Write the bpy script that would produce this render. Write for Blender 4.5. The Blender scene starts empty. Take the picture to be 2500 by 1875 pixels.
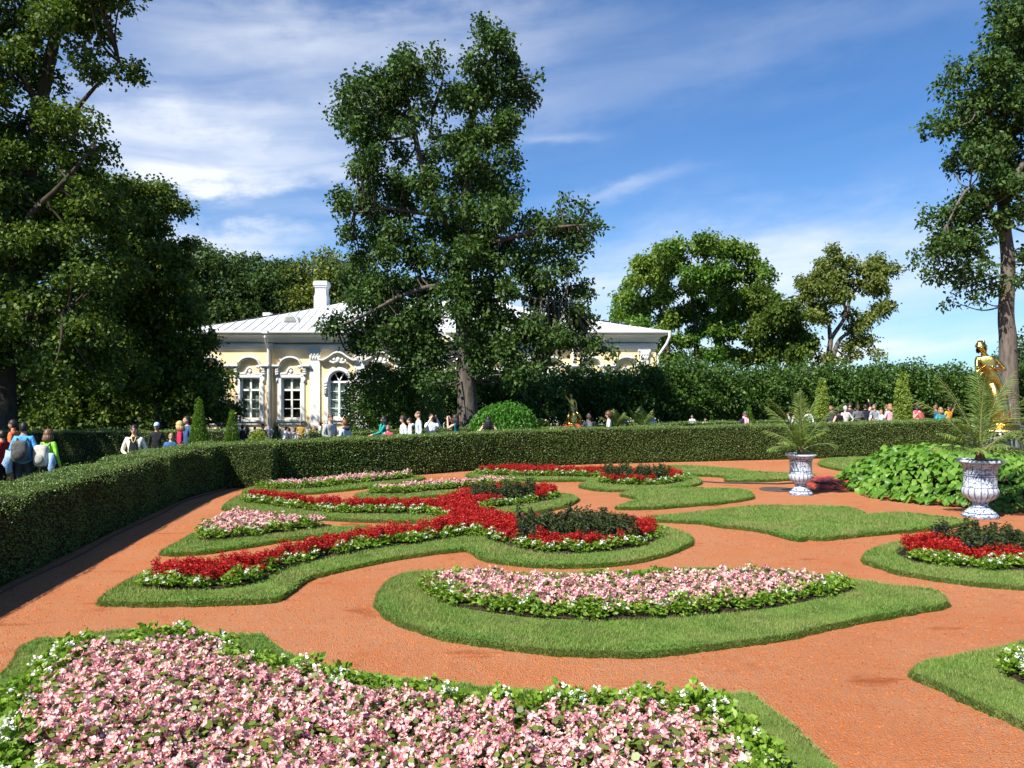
import bpy, bmesh, math
import numpy as np
from mathutils import Vector, Matrix
rng = np.random.default_rng(11)
R = math.radians
scene = bpy.context.scene
COL = scene.collection

# ------------------------------------------------------------------ camera, sky, sun
F, CX, HY, CH = 1950.0, 1250.0, 948.0, 2.5          # focal length and principal row in photo pixels, eye height in metres
cam = bpy.data.cameras.new('camera')
cam.sensor_width = 36.0
cam.lens = 36.0 * F / 2500.0
cam.shift_y = (HY - 937.5) / 2500.0
cam.clip_start = 0.1
cam.clip_end = 3000
camo = bpy.data.objects.new('camera', cam)
camo.location = (0, 0, CH)
camo.rotation_euler = (R(90), 0, 0)
COL.objects.link(camo)
scene.camera = camo

SUN_EL = R(49)
SUN_AZ = R(222)            # compass-like: 0 = +Y (view direction), 90 = +X, so the sun stands behind and to the left
sdir = Vector((math.sin(SUN_AZ) * math.cos(SUN_EL), math.cos(SUN_AZ) * math.cos(SUN_EL), math.sin(SUN_EL)))
sun = bpy.data.lights.new('sun', 'SUN')
sun.energy = 5.0
sun.angle = R(0.53)
sun.color = (1.0, 0.94, 0.83)
suno = bpy.data.objects.new('sun', sun)
suno.rotation_euler = sdir.to_track_quat('Z', 'Y').to_euler()
suno.location = (-30, -30, 60)
COL.objects.link(suno)

world = bpy.data.worlds.new('World')
scene.world = world
world.use_nodes = True
wt = world.node_tree
wt.nodes.clear()
def wn(t, **k):
    n = wt.nodes.new(t)
    for a, b in k.items():
        setattr(n, a, b)
    return n
def wm(op, a, b=None, c=None, clamp=False):
    n = wn('ShaderNodeMath', operation=op, use_clamp=clamp)
    for i, v in enumerate((a, b, c)):
        if v is None:
            continue
        if isinstance(v, (int, float)):
            n.inputs[i].default_value = v
        else:
            wt.links.new(v, n.inputs[i])
    return n.outputs[0]
sky = wn('ShaderNodeTexSky', sky_type='NISHITA', sun_disc=False)
sky.sun_elevation = SUN_EL
sky.sun_rotation = SUN_AZ
sky.air_density = 1.0
sky.dust_density = 0.15
sky.ozone_density = 2.6
tc = wn('ShaderNodeTexCoord')
sp = wn('ShaderNodeSeparateXYZ')
wt.links.new(tc.outputs['Generated'], sp.inputs[0])
az = wm('ARCTAN2', sp.outputs[0], sp.outputs[1])
el = wm('ARCSINE', sp.outputs[2])
# cirrus: streaked noise over a thin general veil plus the banks the photograph shows (azimuth, elevation, half sizes, tilt, strength)
cmb = wn('ShaderNodeCombineXYZ')
tilt = wm('SUBTRACT', el, wm('MULTIPLY', az, 0.10))
wt.links.new(wm('MULTIPLY', az, 1.6), cmb.inputs[0])
wt.links.new(wm('MULTIPLY', tilt, 9.0), cmb.inputs[1])
nz = wn('ShaderNodeTexNoise')
nz.inputs['Scale'].default_value = 2.6
nz.inputs['Detail'].default_value = 9
nz.inputs['Roughness'].default_value = 0.5
nz.inputs['Distortion'].default_value = 0.5
wt.links.new(cmb.outputs[0], nz.inputs['Vector'])
streak = wm('MULTIPLY_ADD', nz.outputs['Fac'], 2.6, -0.85, clamp=True)
cmb2 = wn('ShaderNodeCombineXYZ')
wt.links.new(wm('MULTIPLY', az, 5.0), cmb2.inputs[0])
wt.links.new(wm('MULTIPLY', tilt, 11.0), cmb2.inputs[1])
nz2 = wn('ShaderNodeTexNoise')
nz2.inputs['Scale'].default_value = 1.3
nz2.inputs['Detail'].default_value = 7
nz2.inputs['Roughness'].default_value = 0.6
wt.links.new(cmb2.outputs[0], nz2.inputs['Vector'])
wob = wm('MULTIPLY_ADD', nz2.outputs['Fac'], 0.16, -0.08)
BANKS = [(560, 372, 330, 62, -0.04, 1.15), (470, 432, 150, 32, 0.0, 1.0), (830, 270, 430, 48, 0.03, 0.52), (680, 110, 470, 80, 0.05, 0.46),
         (1100, 90, 420, 60, 0.05, 0.24), (1850, 130, 420, 60, 0.08, 0.16), (500, 585, 200, 34, 0.0, 1.1), (1500, 462, 120, 15, 0.17, 0.36),
         (1360, 335, 90, 9, 0.0, 0.25), (1900, 640, 620, 95, 0.05, 0.5), (1700, 760, 700, 100, 0.03, 0.5), (2050, 860, 600, 30, 0.02, 0.55),
         (850, 520, 190, 14, 0.0, 0.2)]
tot = None
for (x, y, sx, sy, tl, k) in BANKS:
    a0 = math.atan((x - CX) / F)
    e0 = math.atan((HY - y) / F * math.cos(a0))
    da = wm('SUBTRACT', az, a0)
    de = wm('SUBTRACT', wm('SUBTRACT', wm('SUBTRACT', el, e0), wm('MULTIPLY', da, tl)), wm('MULTIPLY', wob, min(1.0, sy / 40.0)))
    q = wm('ADD', wm('POWER', wm('DIVIDE', wm('ABSOLUTE', da), sx / F), 2.0), wm('POWER', wm('DIVIDE', wm('ABSOLUTE', de), sy / F), 2.0))
    g = wm('MULTIPLY', wm('POWER', 2.71828, wm('MULTIPLY', q, -0.8)), k)
    tot = g if tot is None else wm('ADD', tot, g)
low = wm('MULTIPLY', wm('POWER', 2.71828, wm('MULTIPLY', wm('ABSOLUTE', el), -7.0)), 0.22)
fac = wm('MULTIPLY', wm('ADD', wm('ADD', tot, low), 0.02), wm('MULTIPLY_ADD', streak, 0.6, 0.42), clamp=True)
fac = wm('MINIMUM', fac, 0.93)
grade = wn('ShaderNodeMix', data_type='RGBA', blend_type='MULTIPLY')
grade.inputs['Factor'].default_value = 1.0
wt.links.new(sky.outputs[0], grade.inputs['A'])
grade.inputs['B'].default_value = (0.50, 0.89, 1.29, 1)
mixc = wn('ShaderNodeMix', data_type='RGBA')
wt.links.new(fac, mixc.inputs['Factor'])
wt.links.new(grade.outputs['Result'], mixc.inputs['A'])
mixc.inputs['B'].default_value = (8.8, 9.2, 9.9, 1)
bg = wn('ShaderNodeBackground')
bg.inputs['Strength'].default_value = 0.063
wo = wn('ShaderNodeOutputWorld')
wt.links.new(mixc.outputs['Result'], bg.inputs['Color'])
wt.links.new(bg.outputs[0], wo.inputs['Surface'])

vs = scene.view_settings
vs.view_transform = 'Standard'
vs.look = 'None'
vs.exposure = 0.9
vs.gamma = 1.0
vs.use_curve_mapping = False
scene.cycles.max_bounces = 6
scene.cycles.transparent_max_bounces = 8
scene.cycles.use_denoising = True

# ------------------------------------------------------------------ helpers
def gp(x, y, z=0.0):
    d = (CH - z) * F / (y - HY)
    return ((x - CX) * d / F, d)
def at(x, y, d):
    return np.array([(x - CX) * d / F, d, CH - (y - HY) * d / F])
def sstep(a, b, x):
    t = np.clip((x - a) / (b - a), 0, 1)
    return t * t * (3 - 2 * t)
def gz(x, y):
    """ground height: level in the garden, falling a metre towards the pavilion"""
    return -1.0 * sstep(34.0, 43.0, y) * sstep(7.0, -1.0, x)

def tag(o, label=None, cat=None, group=None, kind=None):
    if label: o['label'] = label
    if cat: o['category'] = cat
    if group: o['group'] = group
    if kind: o['kind'] = kind
    return o
def link(name, me, parent=None, loc=(0, 0, 0), rz=0.0):
    o = bpy.data.objects.new(name, me)
    o.location = loc
    o.rotation_euler = (0, 0, rz)
    COL.objects.link(o)
    if parent is not None:
        o.parent = parent
    return o
def empty(name, loc=(0, 0, 0), rz=0.0, label=None, cat=None, group=None):
    o = link(name, None, None, loc, rz)
    o.empty_display_size = 0.2
    return tag(o, label, cat, group)
def npmesh(name, V, faces, mats, midx=None, smooth=False):
    """faces: one (M,k) int array or a list of them"""
    if not isinstance(faces, list):
        faces = [faces]
    me = bpy.data.meshes.new(name)
    V = np.ascontiguousarray(V, dtype=np.float32)
    me.vertices.add(len(V))
    me.vertices.foreach_set('co', V.ravel())
    loops = np.concatenate([np.asarray(f, dtype=np.int32).ravel() for f in faces])
    cnt = np.concatenate([np.full(len(f), np.asarray(f).shape[1], dtype=np.int32) for f in faces])
    st = np.concatenate([[0], np.cumsum(cnt)[:-1]]).astype(np.int32)
    me.loops.add(len(loops))
    me.loops.foreach_set('vertex_index', loops)
    me.polygons.add(len(cnt))
    me.polygons.foreach_set('loop_start', st)
    me.polygons.foreach_set('loop_total', cnt)
    for m in (mats if isinstance(mats, (list, tuple)) else [mats]):
        me.materials.append(m)
    if midx is not None:
        me.polygons.foreach_set('material_index', np.asarray(midx, dtype=np.int32))
    if smooth:
        me.polygons.foreach_set('use_smooth', np.ones(len(cnt), dtype=bool))
    me.update(calc_edges=True)
    return me

class MB:
    """collects shapes; build() links them as one mesh object"""
    def __init__(s):
        s.v, s.f, s.m, s.n = [], [], [], 0
    def add(s, V, faces, m=0):
        V = np.asarray(V, float)
        s.v.append(V)
        for f in faces:
            s.f.append([int(i) + s.n for i in f])
            s.m.append(m)
        s.n += len(V)
        return s
    def box(s, x0, x1, y0, y1, z0, z1, m=0):
        V = [(x0, y0, z0), (x1, y0, z0), (x1, y1, z0), (x0, y1, z0), (x0, y0, z1), (x1, y0, z1), (x1, y1, z1), (x0, y1, z1)]
        return s.add(V, [(0, 3, 2, 1), (4, 5, 6, 7), (0, 1, 5, 4), (1, 2, 6, 5), (2, 3, 7, 6), (3, 0, 4, 7)], m)
    def tube(s, P, rad, n=8, m=0, cap=True):
        V, f = tube(P, rad, n, cap)
        return s.add(V, f, m)
    def lathe(s, prof, n=24, m=0, c=(0, 0, 0), mod=None):
        V, f = [], []
        for (r, z) in prof:
            for k in range(n):
                a = 2 * math.pi * k / n
                rr = r * (mod(a, z) if mod else 1)
                V.append((c[0] + rr * math.cos(a), c[1] + rr * math.sin(a), c[2] + z))
        for i in range(len(prof) - 1):
            for k in range(n):
                k2 = (k + 1) % n
                f.append((i * n + k, i * n + k2, (i + 1) * n + k2, (i + 1) * n + k))
        f.append(tuple(range(n - 1, -1, -1)))
        f.append(tuple((len(prof) - 1) * n + k for k in range(n)))
        return s.add(V, f, m)
    def prism(s, pts, y0, y1, m=0):
        """polygon given in (x,z), extruded along y from y0 (front) to y1"""
        n = len(pts)
        V = [(x, y0, z) for x, z in pts] + [(x, y1, z) for x, z in pts]
        f = [tuple(range(n)), tuple(range(2 * n - 1, n - 1, -1))] + [(i, n + i, n + (i + 1) % n, (i + 1) % n) for i in range(n)]
        return s.add(V, f, m)
    def ball(s, c, r, n=10, m=0):
        V, f = [], []
        r = np.array(r if hasattr(r, '__len__') else (r, r, r), float)
        h = max(4, n // 2 + 1)
        for i in range(h + 1):
            t = math.pi * i / h
            for k in range(n):
                a = 2 * math.pi * k / n
                V.append(np.array(c) + r * np.array((math.sin(t) * math.cos(a), math.sin(t) * math.sin(a), math.cos(t))))
        for i in range(h):
            for k in range(n):
                k2 = (k + 1) % n
                f.append((i * n + k, (i + 1) * n + k, (i + 1) * n + k2, i * n + k2))
        return s.add(V, f, m)
    def mesh(s, name, mats, off=(0, 0, 0), smooth=False):
        me = bpy.data.meshes.new(name)
        V = np.concatenate(s.v) - np.asarray(off, float)
        me.from_pydata(V.tolist(), [], s.f)
        for m in (mats if isinstance(mats, (list, tuple)) else [mats]):
            me.materials.append(m)
        me.polygons.foreach_set('material_index', s.m)
        if smooth:
            me.polygons.foreach_set('use_smooth', [True] * len(s.f))
        bm = bmesh.new()
        bm.from_mesh(me)
        bmesh.ops.recalc_face_normals(bm, faces=bm.faces)
        bm.to_mesh(me)
        bm.free()
        me.update()
        return me
    def build(s, name, mats, parent=None, smooth=False, world=True):
        off = (0, 0, 0)
        p = parent
        if world:
            while p is not None:
                off = tuple(np.array(off) + np.array(p.location))
                p = p.parent
        return link(name, s.mesh(name, mats, off, smooth), parent)

def tube(P, rad, n=8, cap=True):
    P = np.asarray(P, float)
    rad = np.broadcast_to(np.asarray(rad, float), (len(P),))
    T = np.gradient(P, axis=0)
    T /= np.linalg.norm(T, axis=1)[:, None] + 1e-9
    ref = np.array((0, 0, 1.0)) if abs(T[0][2]) < 0.9 else np.array((1.0, 0, 0))
    V = []
    u = np.cross(T[0], ref); u /= np.linalg.norm(u)
    for i in range(len(P)):
        u = u - T[i] * np.dot(u, T[i]); u /= np.linalg.norm(u) + 1e-9
        w = np.cross(T[i], u)
        for k in range(n):
            a = 2 * math.pi * k / n
            V.append(P[i] + rad[i] * (math.cos(a) * u + math.sin(a) * w))
    f = []
    for i in range(len(P) - 1):
        for k in range(n):
            k2 = (k + 1) % n
            f.append((i * n + k, i * n + k2, (i + 1) * n + k2, (i + 1) * n + k))
    if cap:
        f.append(tuple(range(n - 1, -1, -1)))
        f.append(tuple((len(P) - 1) * n + k for k in range(n)))
    return np.array(V), f
def unit(a):
    return a / (np.linalg.norm(a, axis=-1, keepdims=True) + 1e-9)
def catmull(P, n=6, closed=True):
    P = np.asarray(P, float)
    out = []
    N = len(P)
    rg = range(N) if closed else range(N - 1)
    for i in rg:
        p0, p1, p2, p3 = (P[(i + k) % N] if closed else P[min(max(i + k, 0), N - 1)] for k in (-1, 0, 1, 2))
        for t in np.linspace(0, 1, n, endpoint=False):
            out.append(0.5 * ((2 * p1) + (-p0 + p2) * t + (2 * p0 - 5 * p1 + 4 * p2 - p3) * t * t + (-p0 + 3 * p1 - 3 * p2 + p3) * t ** 3))
    if not closed:
        out.append(P[-1])
    return np.array(out)
def inside(poly, pts):
    poly = np.asarray(poly); x, y = pts[:, 0], pts[:, 1]
    res = np.zeros(len(pts), bool)
    j = len(poly) - 1
    for i in range(len(poly)):
        xi, yi = poly[i]; xj, yj = poly[j]
        c = ((yi > y) != (yj > y)) & (x < (xj - xi) * (y - yi) / (yj - yi + 1e-12) + xi)
        res ^= c
        j = i
    return res
def edge_dist(poly, pts):
    poly = np.asarray(poly)
    best = np.full(len(pts), 1e9)
    for i in range(len(poly)):
        a, b = poly[i], poly[(i + 1) % len(poly)]
        ab = b - a
        t = np.clip(((pts - a) @ ab) / (ab @ ab + 1e-12), 0, 1)
        d = np.linalg.norm(pts - (a + t[:, None] * ab), axis=1)
        best = np.minimum(best, d)
    return best
def leafquads(P, D, S, W, droop=0.25, fold=0.12):
    """one pointed, slightly folded leaf per row"""
    N = len(P)
    rnd = rng.normal(size=(N, 3))
    side = unit(np.cross(D, rnd))
    nrm = np.cross(side, D)
    S = np.broadcast_to(np.asarray(S, float), (N,))[:, None]
    W = np.broadcast_to(np.asarray(W, float), (N,))[:, None]
    V = np.empty((N, 4, 3))
    V[:, 0] = P
    V[:, 1] = P + 0.5 * S * D + 0.5 * W * side + fold * W * nrm
    V[:, 2] = P + S * D - np.array((0, 0, 1.0)) * droop * S
    V[:, 3] = P + 0.5 * S * D - 0.5 * W * side + fold * W * nrm
    return V.reshape(-1, 3), np.arange(N * 4).reshape(N, 4)

# ------------------------------------------------------------------ materials
def nodemat(name):
    m = bpy.data.materials.new(name)
    m.use_nodes = True
    nt = m.node_tree
    return m, nt, nt.nodes['Principled BSDF'], nt.nodes['Material Output']
def lk(nt, a, b):
    nt.links.new(a, b)
def ramp(nt, fac, stops):
    r = nt.nodes.new('ShaderNodeValToRGB')
    e = r.color_ramp.elements
    while len(e) < len(stops):
        e.new(0.5)
    for i, (p, c) in enumerate(stops):
        e[i].position = p
        e[i].color = (*c, 1)
    if fac is not None:
        lk(nt, fac, r.inputs[0])
    return r.outputs[0]
def noise(nt, scale, detail=4, rough=0.55, vec=None, kind='ShaderNodeTexNoise', coord='Object', stretch=None):
    n = nt.nodes.new(kind)
    n.inputs['Scale'].default_value = scale
    if 'Detail' in n.inputs:
        n.inputs['Detail'].default_value = detail
    if kind == 'ShaderNodeTexNoise':
        n.inputs['Roughness'].default_value = rough
    t = nt.nodes.new('ShaderNodeTexCoord')
    if stretch:
        mp = nt.nodes.new('ShaderNodeMapping')
        mp.inputs['Scale'].default_value = stretch
        lk(nt, t.outputs[coord], mp.inputs[0])
        lk(nt, mp.outputs[0], n.inputs['Vector'])
    else:
        lk(nt, t.outputs[coord], n.inputs['Vector'])
    return n
def mixc_(nt, fac, a, b, blend='MIX'):
    m = nt.nodes.new('ShaderNodeMix')
    m.data_type = 'RGBA'
    m.blend_type = blend
    for s, v in (('Factor', fac), ('A', a), ('B', b)):
        if isinstance(v, (int, float)):
            m.inputs[s].default_value = v
        elif isinstance(v, tuple):
            m.inputs[s].default_value = (*v, 1)
        else:
            lk(nt, v, m.inputs[s])
    return m.outputs['Result']
def bump(nt, h, bsdf, strength=0.5, dist=0.02):
    b = nt.nodes.new('ShaderNodeBump')
    b.inputs['Strength'].default_value = strength
    b.inputs['Distance'].default_value = dist
    lk(nt, h, b.inputs['Height'])
    lk(nt, b.outputs[0], bsdf.inputs['Normal'])
def mat(name, c, rough=0.6, var=0.12, scale=6.0, metal=0.0, spec=0.4, bmp=0.0, bscale=40.0, stretch=None, coord='Object'):
    m, nt, b, o = nodemat(name)
    n = noise(nt, scale, 5, 0.6, coord=coord, stretch=stretch)
    lo = tuple(max(0, x * (1 - 2 * var)) for x in c)
    hi = tuple(min(1, x * (1 + 2 * var)) for x in c)
    lk(nt, ramp(nt, n.outputs['Fac'], [(0.25, lo), (0.75, hi)]), b.inputs['Base Color'])
    b.inputs['Roughness'].default_value = rough
    b.inputs['Metallic'].default_value = metal
    b.inputs['Specular IOR Level'].default_value = spec
    if bmp:
        n2 = noise(nt, bscale, 4, 0.6, coord=coord, stretch=stretch)
        bump(nt, n2.outputs['Fac'], b, bmp, 0.02)
    return m
def leafmat(name, c1, c2, c3=None, trans=0.3, rough=0.45, spec=0.4, tint=(1.25, 1.3, 0.5), patch=None):
    """leaf colour that varies from leaf to leaf, with light passing through"""
    m, nt, b, o = nodemat(name)
    g = nt.nodes.new('ShaderNodeNewGeometry')
    oi = nt.nodes.new('ShaderNodeObjectInfo')
    ad = nt.nodes.new('ShaderNodeMath'); ad.operation = 'ADD'
    lk(nt, g.outputs['Random Per Island'], ad.inputs[0]); lk(nt, oi.outputs['Random'], ad.inputs[1])
    fr = nt.nodes.new('ShaderNodeMath'); fr.operation = 'FRACT'
    lk(nt, ad.outputs[0], fr.inputs[0])
    col = ramp(nt, fr.outputs[0], [(0.0, c1), (0.55, c2), (1.0, c3 or c2)])
    if patch:
        n = noise(nt, patch[0], 3, coord='Object')
        col = mixc_(nt, ramp(nt, n.outputs['Fac'], [(0.42, (0, 0, 0)), (0.62, (1, 1, 1))]), col, mixc_(nt, 0.6, col, patch[1]))
    lk(nt, col, b.inputs['Base Color'])
    b.inputs['Roughness'].default_value = rough
    b.inputs['Specular IOR Level'].default_value = spec
    t = nt.nodes.new('ShaderNodeBsdfTranslucent')
    lk(nt, mixc_(nt, 1.0, col, tint, 'MULTIPLY'), t.inputs['Color'])
    mx = nt.nodes.new('ShaderNodeMixShader')
    mx.inputs[0].default_value = trans
    lk(nt, b.outputs[0], mx.inputs[1]); lk(nt, t.outputs[0], mx.inputs[2])
    lk(nt, mx.outputs[0], o.inputs['Surface'])
    return m

def gravel_mat():
    m, nt, b, o = nodemat('red_gravel')
    v = noise(nt, 70, kind='ShaderNodeTexVoronoi')
    big = noise(nt, 0.55, 5, 0.6)
    mid = noise(nt, 5.0, 5, 0.7)
    wet = noise(nt, 1.3, 4, 0.55, stretch=(0.6, 1.6, 1))
    c = ramp(nt, v.outputs['Color'], [(0.10, (0.25, 0.055, 0.014)), (0.32, (0.45, 0.112, 0.028)), (0.6, (0.56, 0.158, 0.042)), (0.85, (0.68, 0.265, 0.09)), (1.0, (0.48, 0.25, 0.15))])
    c = mixc_(nt, ramp(nt, mid.outputs['Fac'], [(0.4, (0, 0, 0)), (0.75, (0.35, 0.35, 0.35))]), c, (0.58, 0.170, 0.048))
    c = mixc_(nt, ramp(nt, big.outputs['Fac'], [(0.42, (0, 0, 0)), (0.7, (0.5, 0.5, 0.5))]), c, (0.52, 0.135, 0.034))
    c = mixc_(nt, ramp(nt, wet.outputs['Fac'], [(0.62, (0, 0, 0)), (0.7, (0.75, 0.75, 0.75))]), c, (0.33, 0.072, 0.016))
    worn = noise(nt, 0.22, 4, 0.6)
    c = mixc_(nt, ramp(nt, worn.outputs['Fac'], [(0.5, (0, 0, 0)), (0.68, (0.35, 0.35, 0.35))]), c, (0.66, 0.25, 0.10))
    fine = noise(nt, 2.6, 6, 0.75)
    c = mixc_(nt, ramp(nt, fine.outputs['Fac'], [(0.56, (0, 0, 0)), (0.72, (0.5, 0.5, 0.5))]), c, (0.36, 0.085, 0.022))
    lk(nt, c, b.inputs['Base Color'])
    b.inputs['Roughness'].default_value = 0.92
    b.inputs['Specular IOR Level'].default_value = 0.15
    ad = nt.nodes.new('ShaderNodeMath'); ad.operation = 'MULTIPLY_ADD'
    lk(nt, mid.outputs['Fac'], ad.inputs[0]); ad.inputs[1].default_value = 1.5
    lk(nt, v.outputs['Distance'], ad.inputs[2])
    bump(nt, ad.outputs[0], b, 0.9, 0.024)
    return m
M = {}
M['gravel'] = gravel_mat()
M['stone'] = leafmat('gravel_stone', (0.22, 0.052, 0.016), (0.42, 0.115, 0.034), (0.52, 0.17, 0.06), trans=0.0, rough=0.9, spec=0.1)
M['ground'] = mat('park_ground', (0.055, 0.06, 0.025), 0.95, 0.3, 0.8, spec=0.1)
M['soil'] = mat('dark_soil', (0.040, 0.028, 0.020), 0.95, 0.35, 9.0, spec=0.1, bmp=0.8, bscale=60)
M['turf'] = mat('turf_mat', (0.095, 0.145, 0.032), 0.95, 0.3, 3.0, spec=0.05)
M['turf_side'] = mat('turf_cut_edge', (0.080, 0.105, 0.030), 0.95, 0.35, 7.0, spec=0.05, bmp=0.6, bscale=40)
M['grass'] = leafmat('grass_blade', (0.115, 0.215, 0.036), (0.170, 0.285, 0.052), (0.29, 0.35, 0.12), trans=0.3, rough=0.6, spec=0.25, patch=(1.3, (0.29, 0.29, 0.11)))
M['clover'] = leafmat('turf_weed_leaf', (0.06, 0.14, 0.02), (0.10, 0.21, 0.035), trans=0.25, rough=0.6, spec=0.2)
M['hedge'] = leafmat('hedge_leaf', (0.070, 0.135, 0.030), (0.130, 0.215, 0.048), (0.24, 0.30, 0.085), trans=0.22, rough=0.42, spec=0.38)
M['hedge_core'] = mat('hedge_twigs', (0.020, 0.024, 0.010), 0.95, 0.3, 12, spec=0.05)
M['oak'] = leafmat('oak_leaf', (0.028, 0.066, 0.016), (0.050, 0.104, 0.024), (0.100, 0.160, 0.032), trans=0.25, rough=0.55, spec=0.22)
M['linden'] = leafmat('linden_leaf', (0.036, 0.074, 0.012), (0.068, 0.122, 0.018), (0.160, 0.210, 0.030), trans=0.28, rough=0.55, spec=0.22)
M['maple'] = leafmat('maple_leaf', (0.042, 0.115, 0.014), (0.075, 0.175, 0.020), (0.13, 0.235, 0.032), trans=0.3, rough=0.45, spec=0.35, patch=(0.25, (0.19, 0.25, 0.03)))
M['olive'] = leafmat('olive_green_leaf', (0.075, 0.115, 0.022), (0.135, 0.180, 0.034), (0.25, 0.27, 0.07), trans=0.3, rough=0.55, spec=0.22)
M['far'] = leafmat('wood_leaf', (0.030, 0.065, 0.018), (0.055, 0.100, 0.026), (0.095, 0.145, 0.036), trans=0.25, rough=0.55, spec=0.2)
M['lime'] = leafmat('clipped_lime_leaf', (0.030, 0.076, 0.014), (0.056, 0.120, 0.020), (0.110, 0.185, 0.032), trans=0.28, rough=0.5, spec=0.28)
M['thuja'] = leafmat('thuja_spray', (0.055, 0.125, 0.010), (0.090, 0.185, 0.016), (0.15, 0.24, 0.03), trans=0.2, rough=0.6, spec=0.2)
M['ivy'] = leafmat('ivy_leaf', (0.13, 0.20, 0.02), (0.20, 0.28, 0.035), (0.30, 0.36, 0.07), trans=0.25, rough=0.5, spec=0.3)
M['vine'] = leafmat('vine_leaf', (0.035, 0.12, 0.012), (0.06, 0.19, 0.018), (0.11, 0.26, 0.03), trans=0.3, rough=0.45, spec=0.35)
M['hosta'] = leafmat('hosta_leaf', (0.075, 0.185, 0.018), (0.115, 0.250, 0.028), (0.195, 0.335, 0.052), trans=0.3, rough=0.42, spec=0.35)
M['palm'] = leafmat('palm_leaflet', (0.070, 0.125, 0.022), (0.125, 0.195, 0.036), (0.22, 0.28, 0.075), trans=0.25, rough=0.4, spec=0.45)
M['bark'] = mat('oak_bark', (0.105, 0.090, 0.075), 0.95, 0.42, 3.2, spec=0.1, bmp=1.0, bscale=3.2, stretch=(5, 5, 0.6))
M['bark2'] = mat('grey_bark', (0.125, 0.108, 0.09), 0.95, 0.3, 2.5, spec=0.1, bmp=0.8, bscale=6.0, stretch=(4, 4, 0.7))
M['barkd'] = mat('dark_bark', (0.06, 0.048, 0.036), 0.95, 0.3, 3, spec=0.1, bmp=0.6, bscale=8.0, stretch=(3, 3, 0.7))

# ------------------------------------------------------------------ ground
gx = np.unique(np.concatenate([np.linspace(-700, -60, 14), np.linspace(-60, 60, 61), np.linspace(60, 700, 14)]))
gy = np.unique(np.concatenate([np.linspace(-60, 0, 7), np.linspace(0, 90, 61), np.linspace(90, 1500, 16)]))
GX, GY = np.meshgrid(gx, gy)
GV = np.stack([GX.ravel(), GY.ravel(), gz(GX.ravel(), GY.ravel()) - 0.04], 1)
nx = len(gx)
GFa = np.array([(j * nx + i, j * nx + i + 1, (j + 1) * nx + i + 1, (j + 1) * nx + i) for j in range(len(gy) - 1) for i in range(nx - 1)])
tag(link('ground', npmesh('ground', GV, GFa, M['ground'], smooth=True)), 'brown green park ground around the garden', 'ground', kind='structure')
def flat_poly(pts, z):
    bm = bmesh.new()
    f = bm.faces.new([bm.verts.new((p[0], p[1], z)) for p in pts])
    if f.normal.z < 0 or f.calc_area() < 0:
        f.normal_flip()
    f.normal_update()
    if f.normal.z < 0:
        f.normal_flip()
    bmesh.ops.triangulate(bm, faces=bm.faces)
    return bm
def bm_obj(bm, name, m, parent=None):
    me = bpy.data.meshes.new(name)
    bm.to_mesh(me); bm.free()
    me.materials.append(m)
    return link(name, me, parent)
GRAVEL = [(-4.6, -3), (-5.6, 2.5), (-7.9, 17.6), (-7.9, 20.8), (-6.2, 21.2), (0.65, 26.0), (10.9, 29.0), (24, 35.2), (32, 36), (32, -3)]
tag(bm_obj(flat_poly(GRAVEL, 0.0), 'gravel_path', M['gravel']), 'orange red crushed brick path between the flower beds', 'path', kind='structure')

# ------------------------------------------------------------------ flower plants
M['beg_leaf'] = leafmat('begonia_leaf', (0.070, 0.115, 0.016), (0.13, 0.185, 0.026), (0.22, 0.24, 0.05), trans=0.2, rough=0.35, spec=0.5)
M['pink'] = leafmat('begonia_petal', (0.62, 0.16, 0.22), (0.78, 0.42, 0.46), (0.88, 0.78, 0.76), trans=0.25, rough=0.6, spec=0.2, tint=(1, .85, .85))
M['yellow'] = mat('flower_centre', (0.75, 0.6, 0.2), 0.7)
M['edge_leaf'] = leafmat('lime_green_leaf', (0.095, 0.205, 0.018), (0.165, 0.290, 0.026), (0.29, 0.40, 0.055), trans=0.3, rough=0.45, spec=0.35)
M['white_petal'] = leafmat('white_petal', (0.78, 0.80, 0.70), (0.84, 0.84, 0.78), trans=0.2, rough=0.6, spec=0.2, tint=(1, 1, 0.9))
M['salvia_leaf'] = leafmat('salvia_leaf', (0.035, 0.085, 0.014), (0.065, 0.13, 0.02), trans=0.2)
M['red'] = leafmat('red_bract', (0.24, 0.006, 0.006), (0.40, 0.012, 0.010), (0.55, 0.035, 0.022), trans=0.2, rough=0.5, spec=0.3, tint=(1.1, .6, .5))
M['helio_leaf'] = leafmat('heliotrope_leaf', (0.022, 0.036, 0.013), (0.040, 0.058, 0.018), (0.075, 0.095, 0.032), trans=0.15, rough=0.55, spec=0.2)
M['violet'] = leafmat('violet_floret', (0.028, 0.016, 0.055), (0.045, 0.025, 0.09), (0.07, 0.04, 0.12), trans=0.1, rough=0.6, spec=0.2)

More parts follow.
